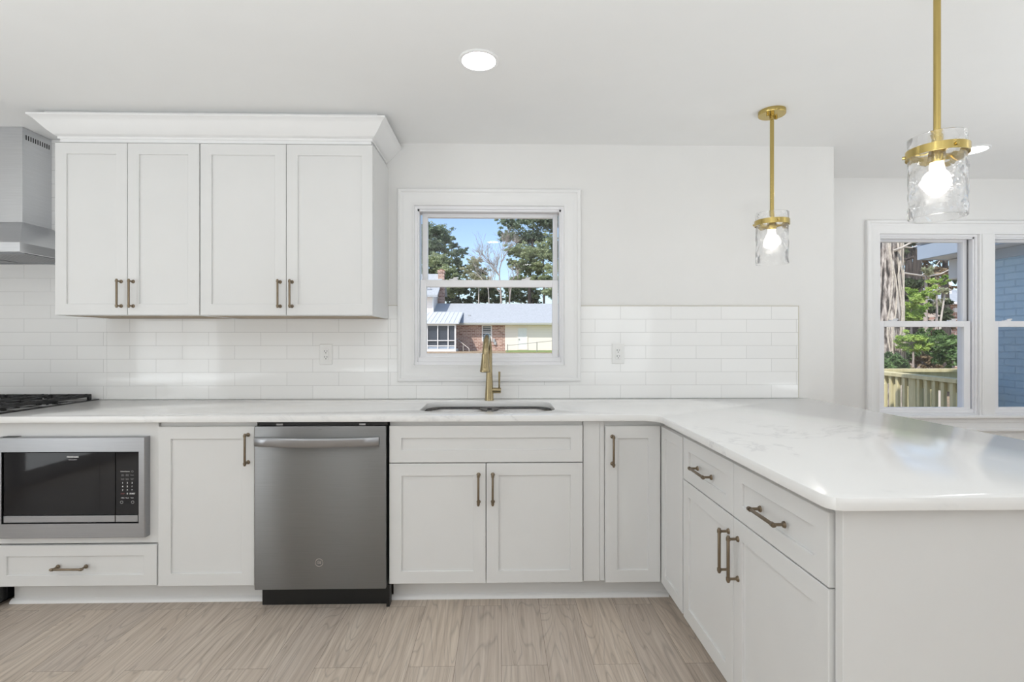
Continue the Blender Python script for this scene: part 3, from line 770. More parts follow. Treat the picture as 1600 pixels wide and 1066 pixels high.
mb = MB(); mb.box(cxs + .001, gx1 - .004, F + .002, F + .018, gz0 + .038, gz1 - .004, .001); cp = mb.build('control_panel', M['blackglass'], r)
st = MB(); st.box(cxs + .001, gx1 - .006, F, F + .016, gz0 + .005, gz0 + .036, .0015); st.build('open_button', M['steel'], cp, label='stainless release button')
text_obj('lettering', 'FRIGIDAIRE', .0105, (-1.972, F + .0015, .7265), M['print'], dr, bold=.0002)
text_obj('lettering', 'G A L L E R Y', .0065, (-1.972, F + .0015, .7145), M['print'], dr)
PXc = -1.7245
def key(s, dx, z, size, mat=M['print'], b=0.0): text_obj('key_print', s, size, (PXc + dx, F + .0015, z), mat, cp, bold=b)
for dx, s in ((-.0215, 'Defrost'), (.0, 'Popcorn')): key(s, dx, .659, .0062)
mbk = MB(); mbk.lathe([(.0035, F + .0015), (.0045, F + .0015), (.0045, F + .002)], (PXc + .0225, 0, .659), 16, 'Y'); mbk.build('light_key', M['printdim'], cp)
for z, row in ((.642, ('Melt\nSoften', 'Baked\nPotato', 'Reheat')), (.624, ('Frozen\nEntree', 'Frozen\nDinner', 'Frozen\nPizza'))):
    for dx, s in zip((-.0215, 0, .0215), row): key(s, dx, z, .0055, M['printdim'])
for k in range(9): key(str(k + 1), (-.0215, 0, .0215)[k % 3], .606 - .0166 * (k // 3), .0105, b=.0003)
key('STOP', -.0215, .5565, .0075, M['printred']); key('0', 0, .5565, .0105, b=.0003); key('START', .0225, .5565, .0085, b=.0003)
for dx, s in ((-.0215, '+30Sec'), (0, 'Power'), (.0215, 'Timer')): key(s, dx, .537, .0058)
for dx in (-.026, .024): MB().lathe([(.005, F + .0015), (.007, F + .0015), (.007, F + .002)], (PXc + dx, 0, .517), 16, 'Y').build('round_key', M['printdim'], cp)
mb = MB(); mb.box(-2.29, -2.23, F + .004, F + .03, mz1, mz1 + .002); mb.build('mounting_clip', M['black'], r)

# ------------------------------------------------------------------ gas range, mostly outside the frame
r = empty('gas_range', 'black gas range with cast iron grates at the end of the counter', 'range', (-2.765, WY, 0))
x0, x1 = -3.14, -2.378
mb = MB(); mb.box(x0, x1, 2.44, WY - .02, .02, .905, .002); mb.box(x0 + .03, x1 - .03, 2.50, WY - .05, 0, .02); mb.build('body', M['enamel'], r)
mb = MB(); mb.box(x0, x1 + .004, 2.40, WY - .012, .905, .920, .004, seg=2); mb.build('cooktop', M['enamel'], r)
mb = MB(); mb.box(x0 + .01, x1 - .01, 2.405, 2.438, .20, .78, .004); od = mb.build('oven_door', M['blackglass'], r)
h = MB(); h.tube([(x0 + .05, 2.365, .74), (x1 - .05, 2.365, .74)], .011, 14)
for xx in (x0 + .07, x1 - .07): h.tube([(xx, 2.365, .74), (xx, 2.408, .74)], .008, 10)
h.build('handle', M['chrome'], od)
mb = MB(); mb.box(x0 + .01, x1 - .01, 2.40, 2.438, .79, .895, .004); cp = mb.build('control_panel', M['steel'], r)
for k in range(5):
    kb = MB(); kb.lathe([(.0001, -.03), (.017, -.03), (.02, -.004), (.022, 0)], (x0 + .1 + .14 * k, 2.40, .84), 20, 'Y'); kb.build('knob', M['steel'], cp)
for gx in (x0 + .015, x0 + .262, x0 + .509):
    g = MB(); gx1_ = gx + .237; zt = .951
    for xx in (gx + .006, gx1_ - .006): g.box(xx - .006, xx + .006, 2.44, 3.045, zt - .016, zt, .003)
    for yy in (2.446, 2.745, 3.039): g.box(gx, gx1_, yy - .006, yy + .006, zt - .016, zt, .003)
    for yy in (2.59, 2.89):
        for s in range(8):
            a = s * PI / 4; g.box(gx + .1185 + .04 * math.cos(a) - .005, gx + .1185 + .04 * math.cos(a) + .005, yy + .04 * math.sin(a) - .005, yy + .04 * math.sin(a) + .005, zt - .018, zt + .003, .002)
        g.box(gx + .006, gx + .075, yy - .005, yy + .005, zt - .014, zt + .002, .002); g.box(gx + .162, gx1_ - .006, yy - .005, yy + .005, zt - .014, zt + .002, .002)
        g.box(gx + .1135, gx + .1235, yy - .14, yy - .045, zt - .014, zt + .002, .002); g.box(gx + .1135, gx + .1235, yy + .045, yy + .14, zt - .014, zt + .002, .002)
    for k in range(11): g.box(gx1_ - .012, gx1_, 2.47 + .052 * k, 2.496 + .052 * k, zt - .001, zt + .004, .0015)
    for xx in (gx + .008, gx1_ - .008):
        for yy in (2.448, 3.036): g.box(xx - .009, xx + .009, yy - .009, yy + .009, .919, zt, .003)
    g.build('grate', M['iron'], r)
    for yy in (2.59, 2.89):
        b = MB(); b.lathe([(.045, .919), (.043, .932), (.03, .936), (.028, .940), (.0001, .941)], (gx + .1185, yy, 0), 24); b.build('burner_cap', M['iron'], r)

# ------------------------------------------------------------------ range hood
r = empty('range_hood', 'stainless steel chimney range hood mounted on the tiled wall', 'range hood', (-2.79, WY, 1.71))
hx1, hx0 = -2.415, -3.165; hy = 2.62; cx1, cx0, cy = -2.655, -2.925, 2.895
mb = MB(); mb.box(cx0, cx1, cy, WY - .010, 1.920, CEIL - .001, .001); ch = mb.build('chimney', M['hood'], r)
mb = MB()
for k in range(11):
    yy = cy + .020 + .0145 * k; mb.box(cx1 - .002, cx1 + .0006, yy, yy + .006, 2.385, 2.412)
mb.build('vent_slots', M['black'], ch, label='row of black vent slots')
mb = MB()
mb.loops([[(hx0, hy, 1.711), (hx1, hy, 1.711), (hx1, WY - .010, 1.711), (hx0, WY - .010, 1.711)],
          [(hx0, hy, 1.757), (hx1, hy, 1.757), (hx1, WY - .010, 1.757), (hx0, WY - .010, 1.757)],
          [(cx0 - .006, cy - .006, 1.919), (cx1 + .006, cy - .006, 1.919), (cx1 + .006, WY - .010, 1.919), (cx0 - .006, WY - .010, 1.919)]], True, False, True)
mb.loops([[(hx0, hy, 1.711), (hx1, hy, 1.711), (hx1, WY - .010, 1.711), (hx0, WY - .010, 1.711)],
          [(hx0 + .02, hy + .02, 1.711), (hx1 - .02, hy + .02, 1.711), (hx1 - .02, WY - .03, 1.711), (hx0 + .02, WY - .03, 1.711)],
          [(hx0 + .02, hy + .02, 1.722), (hx1 - .02, hy + .02, 1.722), (hx1 - .02, WY - .03, 1.722), (hx0 + .02, WY - .03, 1.722)]], True, False, True)
mb.build('canopy', M['hood'], r)
for k in range(2):
    f = MB(); fx = hx0 + .05 + .33 * k
    for s in range(12): f.box(fx + .003 + .026 * s, fx + .021 + .026 * s, hy + .10, WY - .08, 1.714, 1.722)
    f.box(fx, fx + .315, hy + .085, hy + .10, 1.713, 1.722); f.box(fx, fx + .315, WY - .08, WY - .065, 1.713, 1.722)
    f.build('grease_filter', M['steel'], r)
mb = MB(); mb.box(-2.86, -2.72, hy - .001, hy + .001, 1.724, 1.744); mb.build('button_strip', M['black'], r)

# ------------------------------------------------------------------ lights
def can(x, y, label, rr=.086):
    r = empty('recessed_ceiling_light', label, 'ceiling light', (x, y, CEIL), 'recessed lights in the ceiling')
    mb = MB(); mb.lathe([(rr, CEIL), (rr, CEIL - .003), (rr - .004, CEIL - .006), (rr - .014, CEIL - .006), (rr - .016, CEIL - .003), (rr - .016, CEIL)], (x, y, 0), 48); mb.build('trim_ring', M['trim'], r)
    mb = MB(); mb.lathe([(.0001, CEIL - .0045), (rr - .018, CEIL - .0045), (rr - .016, CEIL - .002), (rr - .016, CEIL)], (x, y, 0), 48); mb.build('lens', M['lamp'], r, label='glowing round lens')
can(-.095, 2.17, 'round recessed light glowing in the ceiling above the sink')
can(2.93, 3.12, 'round recessed light in the ceiling just behind the nearer pendant')
for i, (x, y) in enumerate(((-2.0, 1.2), (-.095, .2), (2.0, .2), (-2.0, -1.5), (0.4, -1.6), (3.2, -1.2), (3.6, 1.3))):  # unseen recessed lights, added for the light they give
    can(x, y, ('round recessed light added out of view in the ceiling over the %s') % ('open kitchen floor', 'middle of the room', 'open side of the peninsula', 'rear door', 'rear wall', 'rear window', 'dining area')[i])

def pendant(x, y, label):
    r = empty('pendant_light', label, 'pendant light', (x, y, CEIL), 'pendant lights over the peninsula')
    mb = MB(); mb.lathe([(.0001, CEIL), (.066, CEIL), (.066, CEIL - .018), (.064, CEIL - .021), (.012, CEIL - .022), (.011, CEIL - .045), (.0001, CEIL - .045)], (x, y, 0), 40)
    for a in (.5, .5 + PI): mb.lathe([(.007, CEIL - .021), (.007, CEIL - .034), (.0001, CEIL - .035)], (x + .034 * math.cos(a), y + .034 * math.sin(a), 0), 12)
    mb.build('canopy', M['gold'], r)
    mb = MB(); mb.tube([(x, y, CEIL - .05), (x, y, 1.925)], .0100, 16); mb.tube([(x, y, CEIL - .044), (x, y, CEIL - .058)], .006, 12); mb.build('rod', M['gold'], r)
    mb = MB(); mb.lathe([(.0805, 1.858), (.0835, 1.858), (.0835, 1.884), (.0805, 1.884), (.0805, 1.858)], (x, y, 0), 56)
    for k in range(3):                                        # spider arms and the screws through the ring
        a = .4 + 2 * PI * k / 3; c_, s_ = math.cos(a), math.sin(a)
        mb.tube([(x + .012 * c_, y + .012 * s_, 1.873), (x + .081 * c_, y + .081 * s_, 1.873)], .0035, 8)
        mb.tube([(x + .082 * c_, y + .082 * s_, 1.871), (x + .090 * c_, y + .090 * s_, 1.871)], .0055, 10)
    mb.build('ring', M['gold'], r)
    mb = MB(); mb.lathe([(.0001, 1.93), (.012, 1.93), (.012, 1.895), (.022, 1.888), (.022, 1.845), (.018, 1.835), (.0001, 1.835)], (x, y, 0), 28); sk = mb.build('socket', M['gold'], r)
    mb = MB(); mb.lathe([(.0001, 1.737), (.010, 1.738), (.020, 1.743), (.027, 1.754), (.030, 1.768), (.028, 1.783), (.022, 1.798), (.015, 1.812), (.013, 1.836)], (x, y, 0), 28); mb.build('bulb', M['bulb'], sk, label='glowing light bulb')
    # rippled glass cylinder, open at both ends
    mb = MB(); rnd = random.Random(3 if x > 1.405 else 4); n, k = 72, 36
    amp = [[rnd.uniform(-1, 1) for _ in range(16)] for _ in range(11)]
    def rip(u, v):
        a = u * 16; b = v * 10; i0, j0 = int(a) % 16, min(int(b), 9); fu, fv = a - int(a), b - j0
        fu, fv = fu * fu * (3 - 2 * fu), fv * fv * (3 - 2 * fv)
        return (amp[j0][i0] * (1 - fu) + amp[j0][(i0 + 1) % 16] * fu) * (1 - fv) + (amp[j0 + 1][i0] * (1 - fu) + amp[j0 + 1][(i0 + 1) % 16] * fu) * fv
    def ring(rad, v, w):
        z = 1.660 + .262 * v
        return [(x + (rad + w * rip(i / n, v)) * math.cos(2 * PI * i / n), y + (rad + w * rip(i / n, v)) * math.sin(2 * PI * i / n), z) for i in range(n)]
    rings = [ring(.0770, j / k, .0024) for j in range(k + 1)] + [ring(.0728, 1 - j / k, -.0020) for j in range(k + 1)]
    mb.loops(rings + [rings[0]]); mb.build('glass_shade', M['ripple'], r, sharp=80, label='rippled clear glass cylinder')
pendant(1.400, 2.62, 'gold pendant light with rippled glass over the far end of the peninsula by the wall')
pendant(1.412, 1.63, 'gold pendant light with rippled glass over the peninsula in front of the dining window')

# ------------------------------------------------------------------ outdoors: materials
M['litter'] = two_tone('leaf_litter', [(0.3, (0.16, 0.11, 0.07)), (0.5, (0.34, 0.25, 0.16)), (0.7, (0.52, 0.42, 0.28))], 5.0, detail=8)
M['lawn'] = two_tone('lawn_grass', [(0.3, (0.13, 0.19, 0.05)), (0.7, (0.30, 0.36, 0.13))], 3.0)
M['redbrick'] = brick_mat('red_brick', (0.26, 0.12, 0.09), (0.56, 0.36, 0.29), (0.62, 0.52, 0.45), 0.40, 0.15, ms=0.02, noisy=0.75)
M['siding'] = siding_mat('cream_siding', (0.88, 0.80, 0.74), 0.25)
M['shingle'] = two_tone('grey_shingles', [(0.3, (0.36, 0.385, 0.41)), (0.7, (0.47, 0.50, 0.53))], 6.0, rough=0.9)
M['metalroof'] = plain('white_metal_roof', (0.62, 0.65, 0.67), 0.5)
M['white'] = plain('white_paint', (0.80, 0.80, 0.80), 0.5)
M['fascia'] = plain('grey_gutter', (0.42, 0.43, 0.38), 0.5)
M['screen'] = plain('porch_screen', (0.045, 0.055, 0.075), 0.4, vary=0.25, scale=0.6)
M['darkglass'] = plain('dark_window_glass', (0.05, 0.07, 0.09), 0.1)
M['greybox'] = plain('grey_metal_box', (0.40, 0.41, 0.42), 0.5)
M['fencepost'] = plain('fence_metal', (0.30, 0.31, 0.30), 0.5, 0.5)
M['bluebrick'] = brick_mat('blue_painted_brick', (0.42, 0.60, 0.76), (0.46, 0.64, 0.80), (0.38, 0.55, 0.71), 0.20, 0.062, axis='Y', ms=0.006, rough=0.6, bump=1.0, noisy=0.12)
M['bluetrim'] = plain('pale_blue_trim', (0.40, 0.48, 0.58), 0.5)
M['palesoffit'] = plain('pale_soffit', (0.66, 0.68, 0.70), 0.5)
M['lumber'] = two_tone('treated_lumber', [(0.3, (0.60, 0.53, 0.29)), (0.7, (0.78, 0.71, 0.44))], 3.0, (6, 6, 1.2))
M['bark'] = two_tone('pine_bark', [(0.40, (0.03, 0.025, 0.022)), (0.48, (0.20, 0.17, 0.15)), (0.60, (0.60, 0.55, 0.50))], 5.5, (3, 3, 0.5), bump=1.0, bd=0.05)
M['darkbark'] = two_tone('dark_bark', [(0.35, (0.022, 0.018, 0.016)), (0.65, (0.085, 0.07, 0.062))], 6.0, (3, 3, 0.5), bump=0.8)
M['vine'] = plain('dry_vine', (0.52, 0.47, 0.40), 0.8, vary=0.2, scale=20)
M['twig'] = plain('grey_branches', (0.36, 0.31, 0.28), 0.8, vary=0.2)
M['paletwig'] = plain('pale_branches', (0.55, 0.51, 0.46), 0.8, vary=0.15)
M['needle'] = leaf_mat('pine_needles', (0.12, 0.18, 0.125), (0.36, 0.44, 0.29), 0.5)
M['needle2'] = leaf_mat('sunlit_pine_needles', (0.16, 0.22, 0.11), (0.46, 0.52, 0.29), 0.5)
M['olive'] = leaf_mat('pale_spring_leaves', (0.30, 0.33, 0.20), (0.52, 0.53, 0.36), 0.6)
M['deep'] = leaf_mat('deep_evergreen_leaves', (0.035, 0.06, 0.03), (0.13, 0.17, 0.085), 0.6)
M['lime'] = leaf_mat('bright_green_leaves', (0.18, 0.32, 0.05), (0.46, 0.60, 0.16), 1.5)
M['glossy'] = leaf_mat('glossy_green_leaves', (0.05, 0.11, 0.035), (0.20, 0.32, 0.11), 2.0)
M['brownleaf'] = leaf_mat('brown_undergrowth', (0.12, 0.085, 0.05), (0.36, 0.28, 0.18), 1.2)

# ------------------------------------------------------------------ ground
def ground_z(x, y):
    t = min(1, max(0, (y - 14) / 32)); t = t * t * (3 - 2 * t)
    return -1.05 + 1.40 * t
mb = MB(); nx, ny = 30, 40
vs = [[mb.v((-60 + 180 * i / nx, 3.9 + 110 * j / ny, ground_z(0, 3.9 + 110 * j / ny))) for i in range(nx + 1)] for j in range(ny + 1)]
for j in range(ny):
    for i in range(nx): mb.f([vs[j][i], vs[j][i + 1], vs[j + 1][i + 1], vs[j + 1][i]])
struct(mb.build('ground', M['litter']))
mb = MB(); xa, xb = at(790, 540, 47.8).x, at(960, 540, 47.8).x
mb.prism([(xa, 42.5, ground_z(0, 42.5) + .03), (xa, 47.9, ground_z(0, 47.9) + .06), (xb, 47.9, ground_z(0, 47.9) + .06), (xb, 42.5, ground_z(0, 42.5) + .03)], (0, 0, -.2))
struct(mb.build('lawn', M['lawn']))

# ------------------------------------------------------------------ the neighbour's house
HY = 48.0
X = lambda px, Y=HY: at(px, 533, Y).x
Z = lambda py, Y=HY: at(783, py, Y).z
r = empty('neighbour_house', 'brick and cream sided neighbour house with a long pale roof seen through the sink window', 'house', (X(780), HY, .3))
ez, rz, ey, ry = Z(504.5, 47.3), Z(474.5, 53.0), 47.3, 53.0
xl, xm, xr = X(620), X(789), X(985)
mb = MB(); mb.box(xl, xm, HY, 58.5, 0.0, ez - .1); mb.build('brick_wall', M['redbrick'], r)
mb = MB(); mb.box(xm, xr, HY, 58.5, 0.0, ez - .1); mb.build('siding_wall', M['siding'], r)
mb = MB(); a = xl - .3; L = xr + .3 - a
mb.prism([(a, ey, ez), (a, ry, rz), (a, 2 * ry - ey, ez), (a, 2 * ry - ey, ez - .14), (a, ry, rz - .14), (a, ey, ez - .14)], (L, 0, 0)); rf = mb.build('roof', M['shingle'], r)
mb = MB(); mb.box(a, a + L, ey - .09, ey - .005, ez - .17, ez - .01); mb.build('gutter', M['fascia'], r)
mb = MB(); mb.box(a, a + L, ey + .01, HY - .005, ez - .20, ez - .15); mb.build('soffit', M['white'], r)
p = at(733.5, 493.5, 49.2); mb = MB(); mb.box(p.x - .13, p.x + .13, 49.1, 49.4, p.z - .12, p.z + .07, .02); mb.build('roof_vent', M['greybox'], rf)
# window, door, meter on the long wall
x0, x1, z0, z1 = X(754.5), X(767), Z(532), Z(508.5)
mb = MB(); mitred(mb, x0 - .1, x1 + .1, z0 - .1, z1 + .02, HY - .002, [(0, 0), (0, .05), (.11, .05), (.11, 0)]); mb.box(x0, x1, HY - .04, HY - .004, (z0 + z1) / 2 - .03, (z0 + z1) / 2 + .03)
w = mb.build('window', M['white'], r)
mb = MB(); mb.box(x0, x1, HY - .02, HY - .003, z0, z1); mb.build('pane', M['darkglass'], w)
mb = MB()
for k in range(7): mb.box(x0 + .03, x1 - .03, HY - .026, HY - .021, z0 + .1 + .18 * k, z0 + .14 + .18 * k)
mb.build('blind', M['white'], w)
x0, x1, z0, z1 = X(809.5), X(823), Z(545.3), Z(513)
mb = MB(); mb.box(x0, x1, HY - .04, HY - .003, z0, z1, .01); d = mb.build('door', M['white'], r)
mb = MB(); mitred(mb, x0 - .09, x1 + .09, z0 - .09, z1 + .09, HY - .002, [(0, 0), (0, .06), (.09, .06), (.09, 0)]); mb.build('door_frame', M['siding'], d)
mb = MB(); mb.ball((x0 + .09, HY - .08, (z0 + z1) / 2 - .05), .05, 10, 8); mb.build('knob', M['greybox'], d)
mb = MB(); mb.box(X(770), X(773.6), HY - .16, HY - .003, Z(535), Z(529.5), .02); mb.box(X(771.5), X(775.5), HY - .16, HY - .003, Z(539), Z(534), .02); mb.build('electric_meter', M['greybox'], r)
# taller part behind with its own roof, and the chimney
UY = 50.2
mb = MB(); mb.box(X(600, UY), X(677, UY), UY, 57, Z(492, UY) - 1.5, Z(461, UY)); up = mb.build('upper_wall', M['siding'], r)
mb = MB(); mb.box(X(675.6, UY), X(677.4, UY), UY - .03, UY + .12, Z(491, UY), Z(462, UY)); mb.build('corner_board', M['white'], up)
e2, r2 = Z(461, 49.5), Z(428.5, 55.0); xa, xb = X(596, UY), X(685, UY)
mb = MB(); mb.prism([(xa, 49.5, e2), (xa, 55, r2), (xa, 58.5, e2 + .8), (xa, 58.5, e2 + .6), (xa, 55, r2 - .2), (xa, 49.5, e2 - .2)], (xb - xa, 0, 0)); ur = mb.build('upper_roof', M['shingle'], r)
mb = MB(); p = at(670.5, 451, 50.9)
mitred(mb, p.x - .2, p.x + .2, p.z - .2, p.z + .18, p.y - .18, [(0, 0), (0, .12), (.05, .12), (.05, 0)]); mb.build('skylight', M['greybox'], ur)
CY = 53.6
mb = MB(); mb.box(X(684.5, CY), X(694, CY), CY, CY + .7, 3.0, Z(424, CY)); c = mb.build('chimney', M['redbrick'], r)
mb = MB(); mb.box(X(683.6, CY), X(694.9, CY), CY - .06, CY + .76, Z(427, CY), Z(422.5, CY), .03); mb.box(X(687, CY), X(691.5, CY), CY + .15, CY + .55, Z(423, CY), Z(420.5, CY)); mb.build('chimney_cap', M['redbrick'], c)
# screened porch
PY = 45.0
pe, pb = Z(505, 44.7), 4.08
xa, xb = X(630, PY), X(717.5, PY)
mb = MB(); mb.prism([(xa, 44.7, pe), (xa, 50.0, pb), (xa, 50.0, pb - .07), (xa, 44.7, pe - .07)], (xb - xa, 0, 0))
k = 0
while xa + .4 * k < xb:
    xx = xa + .4 * k; mb.prism([(xx, 44.7, pe), (xx, 50.0, pb), (xx, 50.0, pb + .035), (xx, 44.7, pe + .035)], (.03, 0, 0)); k += 1
mb.build('porch_roof', M['metalroof'], r)
q = empty('screened_porch', 'white screened porch with dark screens on the left of the brick house', 'porch', (X(690, PY), PY, .3))
mb = MB(); mb.box(X(630, PY), X(712, PY), PY - .02, 47.7, Z(549.5, PY) - .05, Z(545.5, PY)); mb.build('deck', M['white'], q)
mb = MB(); mb.box(X(630, PY), X(711, PY), PY + .10, PY + .13, Z(545, PY), pe - .12); mb.build('screen_panel', M['screen'], q)
for px, wd_ in ((651, .08), (667.6, .08), (684, .08), (700.2, .08), (711.3, .13)):
    mb = MB(); x = X(px, PY); mb.box(x - wd_ / 2, x + wd_ / 2, PY - .04, PY + .06, Z(552, PY) if px > 705 else Z(545.5, PY), pe - .1); mb.build('post', M['white'], q)
for py in (532.3, 540.6):
    mb = MB(); mb.box(X(630, PY), X(711, PY), PY - .02, PY + .05, Z(py, PY) - .035, Z(py, PY) + .035); mb.build('rail', M['white'], q)
mb = MB(); mb.box(X(630, PY), X(711, PY), PY + .06, PY + .09, Z(545, PY), Z(541, PY)); mb.build('kick_board', M['bluetrim'], q)
mb = MB(); mb.box(X(630, PY), X(712, PY), PY - .05, PY + .06, pe - .22, pe - .1); mb.build('beam', M['white'], q)
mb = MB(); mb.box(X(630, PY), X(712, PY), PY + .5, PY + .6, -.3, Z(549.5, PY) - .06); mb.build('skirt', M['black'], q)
mb = MB(); mb.tube([at(713, 529, 46.2), at(733, 545, 44.6)], .028, 8); mb.tube([at(733, 545, 44.6), at(733, 560, 44.6)], .03, 8); mb.tube([at(724, 537, 45.3), at(724, 560, 45.3)], .022, 8)
tag(mb.build('stair_handrail', M['paletwig'], None, at(733, 560, 44.6)), 'thin sloping handrail beside the screened porch in front of the brick wall', 'handrail')
mb = MB()
for px, t, b in ((793, 538, 556), (839, 534.5, 552)): mb.tube([at(px, b, 44), at(px, t, 44)], .035, 8)
mb.tube([at(793, 540, 44), at(839, 535.2, 44), at(900, 529, 44)], .022, 8)
tag(mb.build('wire_fence', M['fencepost'], None, at(793, 556, 44)), 'thin rail fence crossing the lawn in front of the white door', 'fence')

# ------------------------------------------------------------------ trees and shrubs
def leaf_mesh(name, mat, parent, clusters, count, size, seed, flat=0.75, elong=1.8):
    """a crown of many small leaf or needle tufts filling the given ellipsoids (centre, radius)"""
    rnd = random.Random(seed); V, F = [], []
    tot = sum(rr ** 2 for _, rr in clusters)
    for c, rr in clusters:
        n = int(count * rr ** 2 / tot)
        sub = [(rnd.gauss(0, .48), rnd.gauss(0, .48), rnd.gauss(0, .42)) for _ in range(max(5, n // 26))]
        for _ in range(n):
            s = rnd.choice(sub)
            o = Vector((s[0] + rnd.gauss(0, .13), s[1] + rnd.gauss(0, .13), s[2] * flat + rnd.gauss(0, .08))) * rr
            p = Vector(c) + o
            d = Vector((rnd.gauss(0, 1), rnd.gauss(0, 1), rnd.gauss(0, .7))).normalized(); e = d.orthogonal().normalized()
            e.rotate(Matrix.Rotation(rnd.uniform(0, 2 * PI), 3, d)); sz = size * rnd.uniform(.6, 1.4)
            b = len(V)
            V += [p - d * sz * elong / 2, p + e * sz * .35, p + d * sz * elong / 2, p - e * sz * .35]; F.append((b, b + 1, b + 2, b + 3))
    me = bpy.data.meshes.new(name); me.from_pydata([tuple(v) for v in V], [], F); me.update()
    return link_mesh(me, name, mat, parent, (0, 0, 0))

def limb(mb, p, d, ln, rad, depth, rnd, spread=.55, up=.12, kids=3):
    q = p; pts = [p]; rs = [rad]
    for i in range(3):
        d = (d + Vector((rnd.gauss(0, .12), rnd.gauss(0, .12), rnd.gauss(0, .08) + up * .3))).normalized()
        q = q + d * ln / 3; pts.append(q); rs.append(rad * (1 - .15 * (i + 1)))
    mb.tube(pts, rs, 5 if depth < 3 else 8, caps=False)
    if depth <= 0: return
    for k in range(kids):
        t = pts[rnd.choice((1, 2, 3, 3))]
        nd = (d + Vector((rnd.uniform(-1, 1), rnd.uniform(-1, 1), rnd.uniform(-.5, .7))) * spread * 1.4).normalized()
        limb(mb, t, nd, ln * rnd.uniform(.55, .8), rad * .55, depth - 1, rnd, spread, up, kids)

def tree(name, label, Y, trunk, clusters, mat, count, size, seed, group=None, bark='darkbark', rad=.22, depthvar=1.3, cat='tree', crown='crown', flat=.75):
    rnd = random.Random(seed)
    pts = [at(x, y, Y) for x, y in trunk]; base = pts[0].copy(); gz = ground_z(0, Y)
    pts[0].z = base.z = gz - .05
    r = empty(name, label, cat, base, group)
    mb = MB(); k = len(pts); mb.tube(pts, [rad * (1 - .7 * i / (k - 1)) for i in range(k)], 10)
    cl = []
    for px, py, rp in clusters:
        c = at(px, py, Y + rnd.uniform(-depthvar, depthvar)); cl.append((c, rp * Y / FPX))
        s = min(pts, key=lambda q: abs(q.z - (c.z - .5)))
        mid = s.lerp(c, .5); mid.z -= .1 * (c - s).length
        mb.tube([s, mid, c], [rad * .3, rad * .18, rad * .05], 6, caps=False)
    mb.build('trunk', M[bark], r)
    leaf_mesh(crown, M[mat], r, cl, count, size, seed, flat)
    return r

G1 = 'trees behind the neighbour house'
tree('pine_tree', 'tall dark pine with the rounded top behind the chimney of the neighbour house', 70, [(681, 480), (682, 440), (680, 400), (678, 355)],
     [(680, 362, 17), (666, 362, 16), (694, 374, 12), (672, 382, 17), (688, 390, 12), (664, 398, 15), (676, 402, 14), (655, 380, 15), (645, 400, 18)], 'needle', 15000, .20, 11, G1, rad=.25)
tree('pine_tree', 'slender pine leaning beyond the chimney with drooping right-hand branches', 77, [(707, 480), (707, 440), (707, 410), (704, 378)],
     [(703, 372, 7), (709, 384, 8), (716, 395, 8), (724, 392, 6), (705, 396, 8), (729, 388, 3.5), (714, 410, 9), (700, 412, 9), (712, 426, 11), (722, 418, 6)], 'needle', 6000, .20, 12, G1, rad=.16)
tree('pine_tree', 'lower bushy green tree just over the upper roof of the neighbour house', 64, [(690, 480), (690, 450), (688, 420)],
     [(672, 410, 15), (688, 408, 13), (662, 426, 15), (680, 428, 15), (698, 424, 14), (705, 438, 13), (690, 444, 14), (715, 448, 10), (702, 458, 10), (645, 430, 18)], 'needle2', 14000, .19, 13, G1, rad=.18)
tree('spring_tree', 'pale olive half-bare tree in the gap between the pines behind the roof', 68, [(748, 480), (748, 450), (744, 420)],
     [(742, 409, 11), (733, 420, 11), (752, 424, 11), (726, 432, 7), (744, 434, 13), (760, 438, 9)], 'olive', 4500, .18, 14, G1, bark='paletwig', rad=.10)
# bare trees
def bare(label, px, top, Y, seed, rad, mat, lean=0.0, kids=3, depth=4):
    rnd = random.Random(seed); b = at(px, 478, Y); b.z = ground_z(0, Y) - .05
    r = empty('bare_tree', label, 'tree', b, G1); mb = MB(); s = at(px, 472, Y)
    mb.tube([b, s], [rad * 1.15, rad], 8, caps=False)
    h = (at(px, top, Y).z - s.z)
    limb(mb, s, Vector((lean, 0, 1)).normalized(), h * .42, rad, depth, rnd, .5, .14, kids)
    mb.build('branches', M[mat], r)
bare('grey bare tree with fine spreading twigs behind the middle of the long roof', 783, 372, 63, 21, .13, 'twig', -.12, 4, 5)
bare('thin bare tree with an upright forked stem beside the right-hand pine', 796, 395, 60.8, 22, .10, 'twig', .05, 3)
bare('pale slanting bare tree in front of the olive tree behind the roof', 764, 405, 62, 23, .07, 'paletwig', -.30, 3)
tree('pine_tree', 'big pine whose dark top boughs fill the upper right of the sink window', 70, [(826, 480), (828, 430), (832, 380), (835, 320)],
     [(786, 346, 8), (800, 350, 13), (820, 343, 14), (845, 345, 17), (780, 366, 6), (794, 370, 12), (815, 372, 17), (838, 372, 16), (862, 350, 16), (805, 332, 14), (840, 325, 16)], 'needle', 17000, .19, 15, G1, rad=.28)
tree('pine_tree', 'sunlit grey-green pine low on the right side behind the long roof', 65, [(850, 480), (850, 440), (848, 390)],
     [(804, 392, 12), (824, 396, 16), (846, 394, 15), (800, 410, 8), (815, 416, 14), (838, 418, 16), (812, 434, 10), (832, 438, 13)], 'needle2', 15000, .18, 16, G1, rad=.2)
tree('pine_tree', 'yellow-green leafy tree against the right edge of the sink window', 61, [(868, 480), (868, 430), (868, 380)],
     [(862, 378, 12), (858, 400, 12), (870, 392, 14), (860, 420, 12), (852, 436, 11), (868, 440, 14), (880, 410, 18), (858, 456, 12), (882, 446, 16)], 'needle2', 12000, .17, 17, G1, rad=.18)
